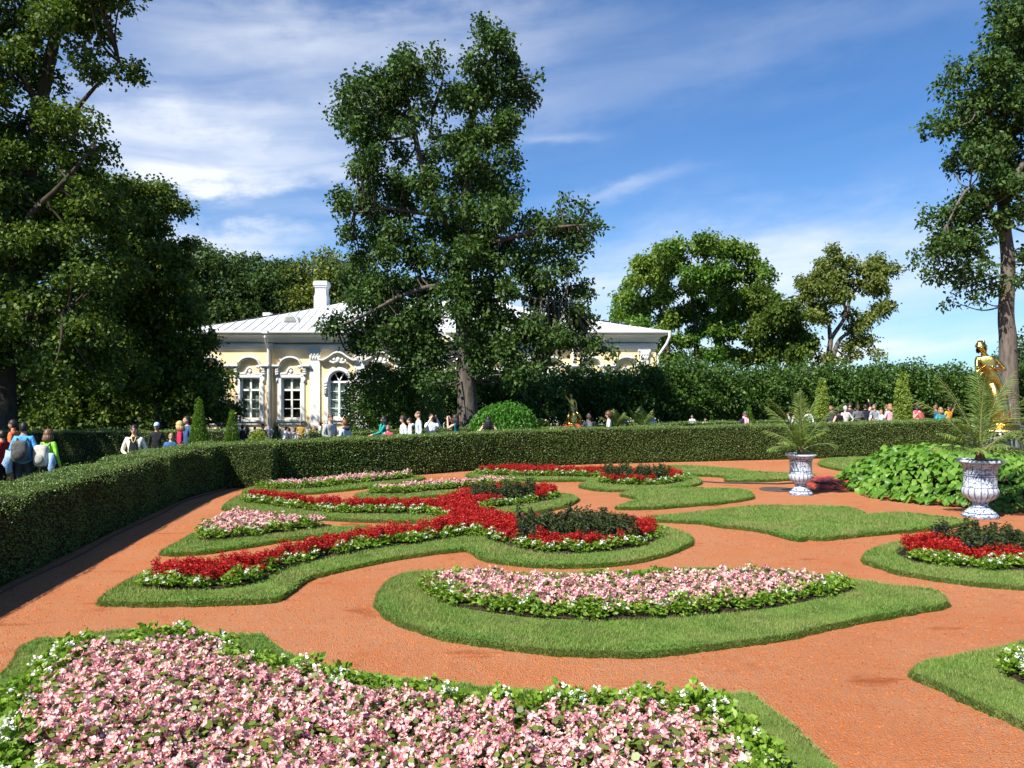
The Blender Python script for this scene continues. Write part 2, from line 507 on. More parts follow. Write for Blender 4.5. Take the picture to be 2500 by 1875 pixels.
def discs(P, Nrm, r, k=6, cup=0.15):
    """round leaf or petal: one k-gon per row, facing Nrm"""
    n = len(P)
    r = np.broadcast_to(np.asarray(r, float), (n,))
    u = unit(np.cross(Nrm, rng.normal(size=(n, 3))))
    w = np.cross(Nrm, u)
    V = np.empty((n, k, 3))
    for i in range(k):
        a = 2 * math.pi * i / k
        V[:, i] = P + r[:, None] * (math.cos(a) * u + 0.85 * math.sin(a) * w + cup * (1 if i % 2 else -0.3) * Nrm)
    return V.reshape(-1, 3), np.arange(n * k).reshape(n, k)
def dome_pts(n, rad, h, top=0.35):
    a = rng.uniform(0, 2 * math.pi, n)
    t = np.sqrt(rng.uniform(0, 1, n))
    x, y = rad * t * np.cos(a), rad * t * np.sin(a)
    z = h * (1 - 0.45 * t ** 2) * rng.uniform(1 - top, 1.0, n)
    nr = unit(np.stack([x * 4, y * 4, np.full(n, 0.7)], 1) + rng.normal(size=(n, 3)) * 0.3)
    return np.stack([x, y, z], 1), nr
def begonia():
    P, N = dome_pts(32, 0.13, 0.185, 0.6)
    lv = discs(P, unit(N + rng.normal(size=N.shape) * 0.35), rng.uniform(0.016, 0.032, len(P)), 6)
    P, N = dome_pts(12, 0.125, 0.205, 0.30)
    P = np.repeat(P, 4, axis=0) + rng.normal(size=(48, 3)) * np.array((0.016, 0.016, 0.010)); N = np.repeat(N, 4, axis=0)
    N = unit(N + rng.normal(size=N.shape) * 0.38 + np.array((0, -0.1, 0)))
    PV, PF, CV, n0 = [], [], [], 0
    for p, nn in zip(P, N):
        u = unit(np.cross(nn, rng.normal(size=3))); w = np.cross(nn, u)
        s = rng.uniform(0.62, 1.2) * 0.0185
        for k in range(4):
            a = k * math.pi / 2 + rng.uniform(-.2, .2)
            d = math.cos(a) * u + math.sin(a) * w
            e = -math.sin(a) * u + math.cos(a) * w
            ln = s * (1.2 if k % 2 == 0 else 0.8)
            wd = s * (0.62 if k % 2 == 0 else 0.5)
            pts = [p, p + d * ln * 0.55 + e * wd + nn * .004, p + d * ln + nn * .009 + e * wd * .5, p + d * ln - e * wd * .5 + nn * .009, p + d * ln * 0.55 - e * wd + nn * .004]
            PV.append(pts); PF.append(np.arange(5) + n0); n0 += 5
        CV.append(p + nn * 0.006)
    pv = np.array(PV).reshape(-1, 3); pf = np.array(PF)
    cv, cf = discs(np.array(CV), N, 0.0055, 5, 0.1)
    return lv, [(pv, pf, 'pink'), (cv, cf, 'yellow')], 'beg_leaf'
def edging(nh):
    P, N = dome_pts(58, 0.105, 0.165, 0.75)
    D = unit(N * np.array((1, 1, 0.5)) + rng.normal(size=N.shape) * 0.25)
    Vs, Fs, n0 = [], [], 0
    S = rng.uniform(0.040, 0.066, len(P))
    for dv, sc in ((0.0, 1.0), (0.9, 0.7), (-0.9, 0.7)):       # three lobes to a leaf
        c, s = math.cos(dv), math.sin(dv)
        D2 = np.stack([D[:, 0] * c - D[:, 1] * s, D[:, 0] * s + D[:, 1] * c, D[:, 2]], 1)
        V, f = leafquads(P, D2, S * sc, S * 0.5 * sc, 0.15)
        Vs.append(V); Fs.append(f + n0); n0 += len(V)
    lv = (np.concatenate(Vs), np.concatenate(Fs))
    fl = []
    if nh:
        Q, N = dome_pts(nh, 0.085, 0.175, 0.1)
        Pw = np.repeat(Q, 13, axis=0) + rng.normal(size=(nh * 13, 3)) * np.array((0.014, 0.014, 0.007))
        Nw = unit(np.array((0, 0, 1.0)) + rng.normal(size=Pw.shape) * 0.5)
        v, f = discs(Pw, Nw, rng.uniform(0.007, 0.012, len(Pw)), 5)
        fl.append((v, f, 'white_petal'))
    return lv, fl, 'edge_leaf'
def salvia():
    P, N = dome_pts(30, 0.095, 0.135, 0.8)
    D = unit(N * np.array((1, 1, 0.3)) + rng.normal(size=N.shape) * 0.3)
    lv = leafquads(P, D, rng.uniform(0.04, 0.065, len(P)), 0.032)
    Ps, Ds = [], []
    for k in range(8):
        a, t = rng.uniform(0, 6.28), rng.uniform(0, 0.085)
        x, y, h = t * math.cos(a), t * math.sin(a), rng.uniform(0.17, 0.245)
        for q in range(17):
            z = h - 0.10 * q / 16
            b = q * 2.4
            rr = 0.009 + 0.010 * q / 16
            Ps.append((x + rr * 0.4 * math.cos(b), y + rr * 0.4 * math.sin(b), z))
            Ds.append((math.cos(b), math.sin(b), 0.45))
    v, f = leafquads(np.array(Ps), unit(np.array(Ds)), rng.uniform(0.022, 0.038, len(Ps)), 0.020, 0.2)
    return lv, [(v, f, 'red')], 'salvia_leaf'
def helio(nh=2):
    Ps, Ds = [], []
    for k in range(5):
        a0, t0, h0 = rng.uniform(0, 6.28), rng.uniform(0, 0.08), rng.uniform(0.27, 0.42)
        for q in range(26):
            z = h0 * (0.12 + 0.88 * q / 25)
            b = q * 2.4 + k
            Ps.append((t0 * math.cos(a0), t0 * math.sin(a0), z)); Ds.append((math.cos(b), math.sin(b), 0.15 + 0.9 * (q / 25) ** 3))
    P = np.array(Ps); D = unit(np.array(Ds) + rng.normal(size=P.shape) * 0.18)
    lv = leafquads(P, D, rng.uniform(0.065, 0.12, len(P)), rng.uniform(0.026, 0.042, len(P)), 0.45, 0.2)
    Q, N = dome_pts(nh, 0.11, 0.40, 0.25)
    Pw = np.repeat(Q, 14, axis=0) + rng.normal(size=(nh * 14, 3)) * np.array((0.020, 0.020, 0.010))
    v, f = discs(Pw, unit(np.array((0, 0, 1.0)) + rng.normal(size=Pw.shape) * 0.5), rng.uniform(0.007, 0.012, len(Pw)), 5)
    return lv, [(v, f, 'violet')], 'helio_leaf'
def join_flowers(fl):
    Vs, Fs, mi, n0 = [], [], [], 0
    for i, (v, f, k) in enumerate(fl):
        Vs.append(v); Fs.append(f + n0); mi += [i] * len(f); n0 += len(v)
    return np.concatenate(Vs), Fs, mi, [k for _, _, k in fl]
PLANTS = {}
for kind, maker in (('begonia', [begonia] * 4), ('edging', [lambda: edging(0), lambda: edging(1), lambda: edging(3), lambda: edging(0), lambda: edging(2), lambda: edging(5), lambda: edging(7)]),
                    ('salvia', [salvia] * 4), ('heliotrope', [lambda: helio(1), lambda: helio(2), lambda: helio(1), lambda: helio(3)])):
    PLANTS[kind] = []
    for mk in maker:
        lv, fl, lm = mk()
        lme = npmesh(kind + '_leaves', lv[0], lv[1], M[lm])
        fme = None
        if fl:
            V, Fs, mi, ks = join_flowers(fl)
            fme = npmesh(kind + '_flowers', V, Fs, [M[k] for k in ks], mi)
        PLANTS[kind].append((lv, fl, lm, lme, fme))
SPOTS = {k: [] for k in PLANTS}          # (x, y, z, bed label)

# ------------------------------------------------------------------ beds: turf edging, soil, plants.  Outlines are photo points put back on the ground plane
TURF_H = 0.052
BLADES = []                               # grass samples gathered per bed
def poisson(poly, s):
    lo, hi = poly.min(0), poly.max(0)
    xs = np.arange(lo[0], hi[0] + s, s); ys = np.arange(lo[1], hi[1] + s, s * 0.87)
    X, Y = np.meshgrid(xs, ys)
    X = X + (np.arange(len(ys)) % 2)[:, None] * s / 2
    P = np.stack([X.ravel(), Y.ravel()], 1) + rng.uniform(-0.25, 0.25, (X.size, 2)) * s
    return P[inside(poly, P)]
def ground_poly(px, n=5):
    return catmull([gp(p[0], p[1], p[2] if len(p) > 2 else 0.0) for p in px], n)
def grass_on(turf, soil, parent, name='grass_blades'):
    lo, hi = turf.min(0), turf.max(0)
    area = (hi - lo).prod()
    dist = max(3.5, turf[:, 1].mean())
    dens = min(7500.0, 7500.0 * (7.5 / dist) ** 1.35)
    P = rng.uniform(lo, hi, (int(area * dens), 2))
    P = P[inside(turf, P)]
    if soil is not None:
        P = P[~inside(soil, P)]
    P = P[(P[:, 1] > 3.6)]
    ed = edge_dist(turf, P)
    lean = rng.normal(size=(len(P), 2)) * 0.35
    # towards the rim the blades lean out over the path
    eps = 0.05
    gxp = (edge_dist(turf, P + np.array((eps, 0))) - ed) / eps
    gyp = (edge_dist(turf, P + np.array((0, eps))) - ed) / eps
    k = np.clip(1 - ed / 0.06, 0, 1)
    lean[:, 0] -= gxp * k * 0.9; lean[:, 1] -= gyp * k * 0.9
    sc = max(1.0, dist / 8.0)
    h = rng.uniform(0.014, 0.040, len(P)) * (1 + 0.25 * (sc - 1))
    h *= 1 + 0.35 * np.sin(P[:, 0] * 2.1 + 1.3 * np.sin(P[:, 1] * 1.7))* np.sin(P[:, 1] * 2.7)
    w = 0.0042 * sc
    a = rng.uniform(0, math.pi, len(P))
    z0 = TURF_H * np.clip(ed / 0.05, 0.1, 1) - 0.006
    B = np.stack([P[:, 0], P[:, 1], z0], 1)
    o = np.stack([np.cos(a), np.sin(a), np.zeros(len(P))], 1) * w
    V = np.empty((len(P), 3, 3))
    V[:, 0] = B - o; V[:, 1] = B + o
    V[:, 2] = B + np.stack([lean[:, 0] * h, lean[:, 1] * h, h], 1)
    # blades that hang over the cut rim
    seg = np.roll(turf, -1, 0) - turf
    ln_ = np.linalg.norm(seg, axis=1)
    nr_ = int(ln_.sum() * min(1000, 1000 * (8 / dist)))
    si = rng.choice(len(turf), nr_, p=ln_ / ln_.sum())
    t_ = rng.uniform(0, 1, (nr_, 1))
    p0 = turf[si] + seg[si] * t_
    tg_ = unit(seg[si]); out = np.stack([tg_[:, 1], -tg_[:, 0]], 1)
    ar = 0.5 * np.sum(turf[:, 0] * np.roll(turf[:, 1], -1) - np.roll(turf[:, 0], -1) * turf[:, 1])
    out *= 1 if ar > 0 else -1
    zr = rng.uniform(0.0, 1.0, nr_)
    b0 = np.c_[p0 - out * (0.045 * zr + 0.004)[:, None], TURF_H * zr]
    hr = rng.uniform(0.02, 0.05, nr_) * (1 + 0.2 * (sc - 1))
    ww = np.c_[tg_, np.zeros(nr_)] * w * 1.2
    tip = b0 + np.c_[out * rng.uniform(0.2, 0.75, (nr_, 1)) * hr[:, None] + tg_ * rng.normal(size=(nr_, 1)) * 0.4 * hr[:, None], hr * rng.uniform(0.1, 0.9, nr_)]
    V = np.concatenate([V, np.stack([b0 - ww, b0 + ww, tip], 1)])
    me = npmesh(name, V.reshape(-1, 3), np.arange(len(V) * 3).reshape(-1, 3), M['grass'])
    tag(link(name, me, parent), kind='stuff')
    # small round weeds in patches along the rim
    Q = P[(ed < 0.16) & (np.sin(P[:, 0] * 3.3) * np.sin(P[:, 1] * 2.9 + 1) > 0.25)]
    Q = Q[: min(len(Q) // 3, 2500)]
    if len(Q) > 50:
        eq = edge_dist(turf, Q)
        Pq = np.stack([Q[:, 0], Q[:, 1], TURF_H * np.clip(eq / 0.05, .3, 1) + rng.uniform(0.01, 0.035, len(Q))], 1)
        v, f = discs(Pq, unit(rng.normal(size=Pq.shape) * 0.5 + np.array((0, -0.3, 1))), 0.008 * sc, 5)
        tag(link('turf_weeds', npmesh('turf_weeds', v, f, M['clover']), parent), kind='stuff')
def bed(turf_px, plant_px, label, key, layout=None, cat='flower bed', n=5):
    turf = ground_poly(turf_px, n)
    c = turf.mean(0)
    root = empty('flower_bed' if plant_px else 'lawn_plot', (0, 0, 0), 0, label, cat)
    inner = turf + 0.05 * unit(c - turf) * 0        # top rim follows the outline, set in by 4 cm along its normal
    T = np.roll(turf, -1, 0) - np.roll(turf, 1, 0)
    nrm = unit(np.stack([-T[:, 1], T[:, 0]], 1))
    area = 0.5 * np.sum(turf[:, 0] * np.roll(turf[:, 1], -1) - np.roll(turf[:, 0], -1) * turf[:, 1])
    nrm *= 1 if area > 0 else -1
    arc = np.arange(len(turf))
    turf = turf + nrm * (0.010 * rng.normal(size=len(turf)))[:, None]
    inner = turf + nrm * (0.04 + 0.012 * rng.uniform(size=len(turf)))[:, None]
    soil = None
    mb = MB()
    N = len(turf)
    V = np.concatenate([np.c_[turf, np.full(N, -0.01)], np.c_[inner, np.full(N, TURF_H)]])
    side = [(i, (i + 1) % N, N + (i + 1) % N, N + i) for i in range(N)]
    bm = flat_poly(inner, TURF_H)
    bmv = [bm.verts.new(v) for v in V]
    for f in side:
        try: bm.faces.new([bmv[i] for i in f])
        except ValueError: pass
    bmesh.ops.remove_doubles(bm, verts=bm.verts, dist=0.0005)
    bmesh.ops.recalc_face_normals(bm, faces=bm.faces)
    to = bm_obj(bm, 'turf', M['turf'], root)
    to.data.materials.append(M['turf_side'])
    for pf in to.data.polygons:
        if abs(pf.normal.z) < 0.8:
            pf.material_index = 1
    if plant_px:
        pl = ground_poly(plant_px, n)
        T = np.roll(pl, -1, 0) - np.roll(pl, 1, 0)
        nr = unit(np.stack([T[:, 1], -T[:, 0]], 1))
        a2 = 0.5 * np.sum(pl[:, 0] * np.roll(pl[:, 1], -1) - np.roll(pl[:, 0], -1) * pl[:, 1])
        nr *= 1 if a2 > 0 else -1
        soil = pl + nr * 0.045
        bm_obj(flat_poly(soil, TURF_H + 0.012), 'soil', M['soil'], root)
        layout(pl, key)
    grass_on(turf, soil, root)
    return root
def fringe_layout(main, spacing, fw, extra=None, fspace=0.15, back=0.15):
    def f(pl, key):
        P = poisson(pl, fspace)
        d = edge_dist(pl, P)
        near = ~inside(pl, P - np.array((0, fw * 1.15)))
        fr = (d < fw) & (near | (rng.uniform(size=len(P)) < back))
        for p in P[fr]:
            SPOTS['edging'].append((p[0], p[1], TURF_H, key))
        P = poisson(pl, spacing)
        d = edge_dist(pl, P)
        near = ~inside(pl, P - np.array((0, fw * 1.15)))
        P = P[(d >= fw) | (~near & (d > 0.05) & (rng.uniform(size=len(P)) > back))]
        for p in P:
            k = main
            if extra is not None:
                for (poly, kk) in extra:
                    if inside(poly, p[None])[0]:
                        k = kk
            if k == 'heliotrope' and rng.uniform() < 0.45:
                continue
            SPOTS[k].append((p[0], p[1], TURF_H, key))
    return f
def rect(x0, x1, y0, y1):
    return np.array([(x0, y0), (x1, y0), (x1, y1), (x0, y1)])

turfA = [(-60, 1720), (0, 1655), (23, 1632), (45, 1592), (102, 1570), (160, 1568), (300, 1548), (450, 1548), (554, 1558), (644, 1560), (661, 1575), (689, 1595), (751, 1620), (819, 1643), (904, 1657), (1017, 1671), (1130, 1682), (1250, 1694), (1400, 1706), (1674, 1708), (1770, 1705), (1815, 1702), (1849, 1714), (1883, 1739), (1928, 1773), (1973, 1818), (2007, 1846), (2033, 1875), (2100, 1960), (2150, 2120), (1200, 2200), (200, 2120), (-150, 1960), (-160, 1840)]
zz = .15
plantA = [(0, 1770, zz), (28, 1716, zz), (76, 1656, zz), (164, 1586, zz), (243, 1572, zz), (316, 1568, zz), (441, 1553, zz), (497, 1557, zz), (565, 1587, zz), (621, 1604, zz), (706, 1627, zz), (790, 1644, zz), (847, 1659, zz), (927, 1672, zz), (1017, 1684, zz), (1130, 1706, zz), (1250, 1708, zz), (1420, 1708, zz), (1617, 1708, zz), (1747, 1712, zz), (1770, 1732, zz), (1795, 1765, zz), (1820, 1793, zz), (1866, 1822, zz), (1880, 1860, zz), (1890, 1950, zz), (1800, 2060, zz), (1000, 2120, zz), (300, 2040, zz), (60, 1950, zz), (-20, 1850, zz)]
bed(turfA, plantA, 'large foreground bed of pink begonias with a lime green and white edge', 'front', fringe_layout('begonia', 0.150, 0.18, back=1.0))
turfB = [(1011, 1404), (960, 1417), (927, 1445), (916, 1485), (949, 1519), (1017, 1547), (1102, 1570), (1250, 1591), (1363, 1603), (1566, 1609), (1674, 1598), (1815, 1581), (1928, 1564), (2041, 1538), (2154, 1516), (2267, 1496), (2318, 1485), (2307, 1462), (2278, 1448), (2182, 1437), (2086, 1423), (1980, 1408), (1880, 1398), (1700, 1396), (1500, 1402), (1300, 1408), (1100, 1404)]
plantB = [(1040, 1445), (1065, 1468), (1110, 1488), (1170, 1500), (1250, 1511), (1335, 1520), (1504, 1523), (1702, 1512), (1872, 1494), (2013, 1466), (2075, 1452), (2062, 1444), (1960, 1432), (1873, 1425), (1760, 1425), (1663, 1431), (1512, 1438), (1330, 1436), (1179, 1425), (1090, 1428)]
bed(turfB, plantB, 'wide crescent bed of pink begonias with dark soil rim in the middle', 'middle', fringe_layout('begonia', 0.160, 0.16, back=0.7))
turfC = [(235, 1473), (266, 1482), (367, 1484), (480, 1482), (593, 1479), (678, 1471), (723, 1445), (758, 1419), (841, 1396), (940, 1375), (1018, 1362), (1122, 1349), (1148, 1354), (1174, 1370), (1226, 1380), (1304, 1388), (1408, 1389), (1512, 1383), (1600, 1367), (1663, 1346), (1691, 1331), (1689, 1315), (1652, 1299), (1590, 1284), (1480, 1280), (1380, 1279), (1300, 1274), (1262, 1264), (1320, 1253), (1382, 1240), (1411, 1227), (1408, 1216), (1361, 1208), (1300, 1203), (1200, 1203), (1140, 1208), (1100, 1216), (1070, 1230), (1030, 1238), (966, 1238), (862, 1236), (758, 1229), (654, 1214), (600, 1211), (566, 1223), (541, 1246), (600, 1253), (654, 1258), (758, 1269), (862, 1276), (966, 1279), (1020, 1280), (1033, 1297), (914, 1318), (836, 1331), (758, 1343), (680, 1363), (628, 1378), (550, 1390), (480, 1390), (420, 1393), (361, 1403), (310, 1425)]
plantC = [(350, 1442), (395, 1448), (480, 1448), (550, 1445), (628, 1427), (680, 1401), (758, 1377), (836, 1362), (914, 1346), (1018, 1333), (1122, 1318), (1174, 1315), (1205, 1328), (1278, 1349), (1356, 1359), (1434, 1357), (1512, 1349), (1569, 1338), (1606, 1320), (1600, 1306), (1560, 1297), (1450, 1293), (1350, 1294), (1290, 1290), (1215, 1281), (1170, 1264), (1195, 1248), (1278, 1237), (1330, 1229), (1361, 1219), (1356, 1212), (1300, 1209), (1200, 1210), (1140, 1218), (1110, 1228), (1080, 1242), (1030, 1249), (966, 1249), (862, 1247), (758, 1241), (654, 1226), (620, 1224), (600, 1231), (654, 1239), (758, 1253), (862, 1259), (966, 1260), (1050, 1263), (1085, 1275), (1098, 1287), (1075, 1296), (1018, 1313), (914, 1326), (836, 1340), (758, 1353), (680, 1374), (628, 1392), (550, 1406), (480, 1404), (420, 1410), (372, 1424)]
bed(turfC, plantC, 'branching bed of red salvia with white flowered edges and two dark violet clumps', 'red', fringe_layout('salvia', 0.125, 0.115, [(rect(0.1, 1.95, 12.35, 13.75), 'heliotrope'), (rect(-0.85, 0.55, 16.7, 17.9), 'heliotrope')], 0.14))
turfD = [(392, 1356), (475, 1357), (570, 1345), (700, 1324), (810, 1313), (888, 1305), (917, 1299), (909, 1292), (862, 1291), (800, 1291), (700, 1284), (600, 1272), (545, 1268), (518, 1274), (490, 1295), (443, 1324)]
plantD = [(492, 1325), (538, 1325), (633, 1315), (700, 1306), (790, 1294), (800, 1290), (706, 1284), (617, 1274), (558, 1274), (525, 1288), (500, 1308)]
bed(turfD, plantD, 'small triangular bed of pink begonias beside the left hedge', 'triangle', fringe_layout('begonia', 0.16, 0.13))
turfE = [(592, 1206), (607, 1214), (706, 1211), (784, 1206), (888, 1195), (992, 1180), (1036, 1172), (1028, 1167), (980, 1167), (850, 1173), (700, 1186), (630, 1192), (600, 1199)]
plantE = [(644, 1200), (732, 1199), (862, 1187), (1000, 1172), (990, 1169), (862, 1178), (758, 1187), (655, 1195)]
bed(turfE, plantE, 'long narrow bed of pink begonias nearest the back hedge', 'strip', fringe_layout('begonia', 0.17, 0.14))
turfF = [(867, 1216), (888, 1227), (966, 1227), (1018, 1219), (1100, 1212), (1200, 1202), (1290, 1200), (1309, 1187), (1262, 1180), (1180, 1181), (1080, 1188), (970, 1198), (883, 1207)]
plantF = [(909, 1211), (992, 1210), (1070, 1202), (1200, 1192), (1258, 1189), (1250, 1184), (1174, 1185), (1070, 1192), (966, 1201), (915, 1206)]
bed(turfF, plantF, 'narrow bed of pink begonias behind the red salvia bed', 'strip2', fringe_layout('begonia', 0.17, 0.14))
turfG = [(1138, 1164), (1148, 1169), (1226, 1175), (1330, 1178), (1420, 1177), (1425, 1183), (1413, 1188), (1424, 1195), (1486, 1202), (1590, 1201), (1668, 1193), (1712, 1183), (1706, 1170), (1660, 1162), (1560, 1160), (1400, 1157), (1250, 1153), (1160, 1157)]
plantG = [(1174, 1164), (1304, 1168), (1430, 1169), (1470, 1174), (1465, 1185), (1538, 1189), (1616, 1188), (1673, 1177), (1660, 1168), (1600, 1164), (1486, 1162), (1330, 1158), (1242, 1157), (1180, 1159)]
bed(turfG, plantG, 'far bed of red salvia with a round violet ended lobe below the back hedge', 'far red', fringe_layout('salvia', 0.15, 0.13, [(rect(2.5, 4.2, 20.6, 21.9), 'heliotrope')], 0.16))
turfI = [(2103, 1367), (2116, 1353), (2152, 1338), (2230, 1324), (2400, 1312), (2700, 1312), (2900, 1380), (2700, 1450), (2500, 1443), (2387, 1434), (2315, 1425), (2242, 1414), (2188, 1405), (2152, 1392), (2109, 1378)]
plantI = [(2196, 1353), (2206, 1367), (2242, 1382), (2315, 1392), (2423, 1401), (2500, 1401), (2650, 1405), (2750, 1375), (2600, 1340), (2450, 1336), (2300, 1338), (2230, 1344)]
bed(turfI, plantI, 'right hand bed of red salvia and dark violet heliotrope with white edge', 'right red', fringe_layout('salvia', 0.13, 0.20, [(rect(6.45, 12, 11.3, 12.5), 'heliotrope')], 0.14))
turfJ = [(2216, 1649), (2244, 1629), (2323, 1612), (2436, 1589), (2560, 1570), (2800, 1600), (2900, 1800), (2700, 1880), (2500, 1784), (2425, 1750), (2352, 1719), (2295, 1688), (2233, 1665)]
plantJ = [(2462, 1650), (2480, 1668), (2600, 1730), (2750, 1760), (2760, 1660), (2560, 1615), (2480, 1630)]
bed(turfJ, plantJ, 'bed corner with white flowered plants at the lower right', 'corner', fringe_layout('begonia', 0.16, 0.25, back=1.0))
for px, lab in (([(1538, 1203), (1600, 1199), (1700, 1196), (1790, 1197), (1834, 1204), (1841, 1217), (1819, 1224), (1754, 1233), (1700, 1237), (1600, 1245), (1502, 1245), (1530, 1232), (1554, 1224), (1530, 1216), (1512, 1212)], 'notched lawn plot left of the smaller urn'),
                ([(1582, 1268), (1590, 1275), (1700, 1281), (1754, 1289), (1827, 1297), (1881, 1307), (1924, 1320), (1960, 1324), (1975, 1319), (2007, 1322), (2080, 1315), (2170, 1306), (2279, 1297), (2351, 1286), (2380, 1280), (2344, 1273), (2279, 1266), (2188, 1257), (2116, 1261), (2109, 1253), (2062, 1244), (1989, 1240), (1881, 1240), (1790, 1244), (1736, 1251), (1660, 1258)], 'largest bare lawn plot with pointed front in the gravel'),
                ([(1585, 1149), (1632, 1141), (1700, 1142), (1790, 1148), (1855, 1156), (1924, 1159), (1989, 1163), (1978, 1168), (1931, 1174), (1845, 1178), (1772, 1177), (1768, 1168), (1736, 1165), (1700, 1164), (1642, 1162), (1587, 1156)], 'thin curved lawn plot behind the smaller urn'),
                ([(1998, 1132), (2025, 1123), (2127, 1119), (2220, 1122), (2230, 1150), (2120, 1158), (2062, 1152), (2007, 1141)], 'lawn plot between the back hedge and the leafy clump')):
    bed(px, None, lab, None, cat='lawn')

# the plants themselves: the 300 largest in view of each kind as single plants, the others of the kind as one mass
KN = {'begonia': ('pink_begonia', 'pink begonia', 'pink begonias'), 'edging': ('edging_plant', 'lime green edging', 'edging plants'),
      'salvia': ('red_salvia', 'red salvia', 'red salvias'), 'heliotrope': ('violet_heliotrope', 'dark violet heliotrope', 'violet heliotropes')}
KS = {'begonia': 1.0, 'edging': 1.25, 'salvia': 1.0, 'heliotrope': 0.88}
KL = {'front': 'in the large foreground bed', 'middle': 'in the crescent bed in mid picture', 'red': 'in the branching red bed', 'triangle': 'in the small triangular bed',
      'strip': 'in the narrow bed by the back hedge', 'strip2': 'in the narrow bed behind the red one', 'far red': 'in the far red bed', 'right red': 'in the red bed at the right edge',
      'corner': 'in the bed at the lower right corner'}
def pick(kind, key):
    L = PLANTS[kind]
    if kind == 'edging':
        return L[rng.integers(1, 7)] if 'red' in key or key == 'corner' else L[rng.integers(0, 5)]
    return L[rng.integers(len(L))]
for kind, spots in SPOTS.items():
    nm, lab, grp = KN[kind]
    S = np.array([(s[0], s[1], s[2]) for s in spots])
    keys = [s[3] for s in spots]
    u = CX + S[:, 0] / S[:, 1] * F
    vis = (S[:, 1] > 4.6) & (u > -70) & (u < 2570)
    order = np.argsort(np.where(vis, S[:, 1], 1e6 + S[:, 1]))
    one, rest = order[:300], order[300:]
    for i in one:
        if not vis[i]:
            continue
        lv, fl, lm, lme, fme = pick(kind, keys[i])
        sc = rng.uniform(0.85, 1.18) * (KS[kind] if kind != 'edging' or keys[i] == 'front' else 1.08)
        o = link(nm, lme, None, S[i], rng.uniform(0, 6.28))
        o.scale = (sc, sc, sc * rng.uniform(0.75, 1.2))
        o.rotation_euler = (rng.uniform(-.1, .1), rng.uniform(-.1, .1), rng.uniform(0, 6.28))
        tag(o, lab + ' plant ' + KL[keys[i]], 'flower', grp + ' ' + KL[keys[i]])
        if fme is not None:
            link('blossoms', fme, o)
    rest = [i for i in rest if S[i][1] > 3.9 and -250 < u[i] < 2750]
    Vs, Fs, mi, n0, mats = [], [], [], 0, []
    for i in rest:
        lv, fl, lm, lme, fme = pick(kind, keys[i])
        a = rng.uniform(0, 6.28); c, s = math.cos(a), math.sin(a); sc = rng.uniform(0.85, 1.18) * (KS[kind] if kind != 'edging' else 1.05)
        for v, f, k in [(lv[0], lv[1], lm)] + fl:
            if M[k] not in mats:
                mats.append(M[k])
            W = np.stack([v[:, 0] * c - v[:, 1] * s, v[:, 0] * s + v[:, 1] * c, v[:, 2]], 1) * sc + S[i]
            Vs.append(W); Fs.append(f + n0); mi += [mats.index(M[k])] * len(f); n0 += len(W)
    if rest:
        tag(link(nm + '_mass', npmesh(nm + '_mass', np.concatenate(Vs), Fs, mats, mi)), 'mass of %ss filling the rest of the beds' % lab, 'flowers', kind='stuff')
    print(kind, len(spots), 'single', int(vis[one].sum()), 'rest', len(rest))

# loose stones on the near path
nst = 26000
P = np.stack([rng.uniform(-7, 9, nst), 4.8 + 10 * rng.uniform(0, 1, nst) ** 1.5], 1)
okp = np.ones(nst, bool)
for o in [q for q in COL.objects if q.name.startswith('turf') and q.name.split('.')[0] == 'turf']:
    pass
hx = -5.35 - 0.128 * P[:, 1]
P = P[P[:, 0] > hx]
T4 = np.array([(1, 0, -0.2), (-0.5, 0.87, -0.2), (-0.5, -0.87, -0.2), (0, 0, 0.8)])
s = rng.uniform(0.0035, 0.0085, len(P)) * (1 + 0.05 * P[:, 1])
a = rng.uniform(0, 6.28, len(P))
V = np.empty((len(P), 4, 3))
for k in range(4):
    t = T4[k]
    V[:, k, 0] = P[:, 0] + s * (t[0] * np.cos(a) - t[1] * np.sin(a)) * rng.uniform(.7, 1.5, len(P))
    V[:, k, 1] = P[:, 1] + s * (t[0] * np.sin(a) + t[1] * np.cos(a)) * rng.uniform(.7, 1.5, len(P))
    V[:, k, 2] = s * (t[2] + 0.2) * rng.uniform(.5, 1.2, len(P))
b = np.arange(len(P))[:, None] * 4
Fq = np.concatenate([b + np.array((0, 1, 3)), b + np.array((1, 2, 3)), b + np.array((2, 0, 3))])
tag(link('gravel_stones', npmesh('gravel_stones', V.reshape(-1, 3), Fq, M['stone'])), 'loose orange brick chips on the near path', 'gravel', kind='stuff')

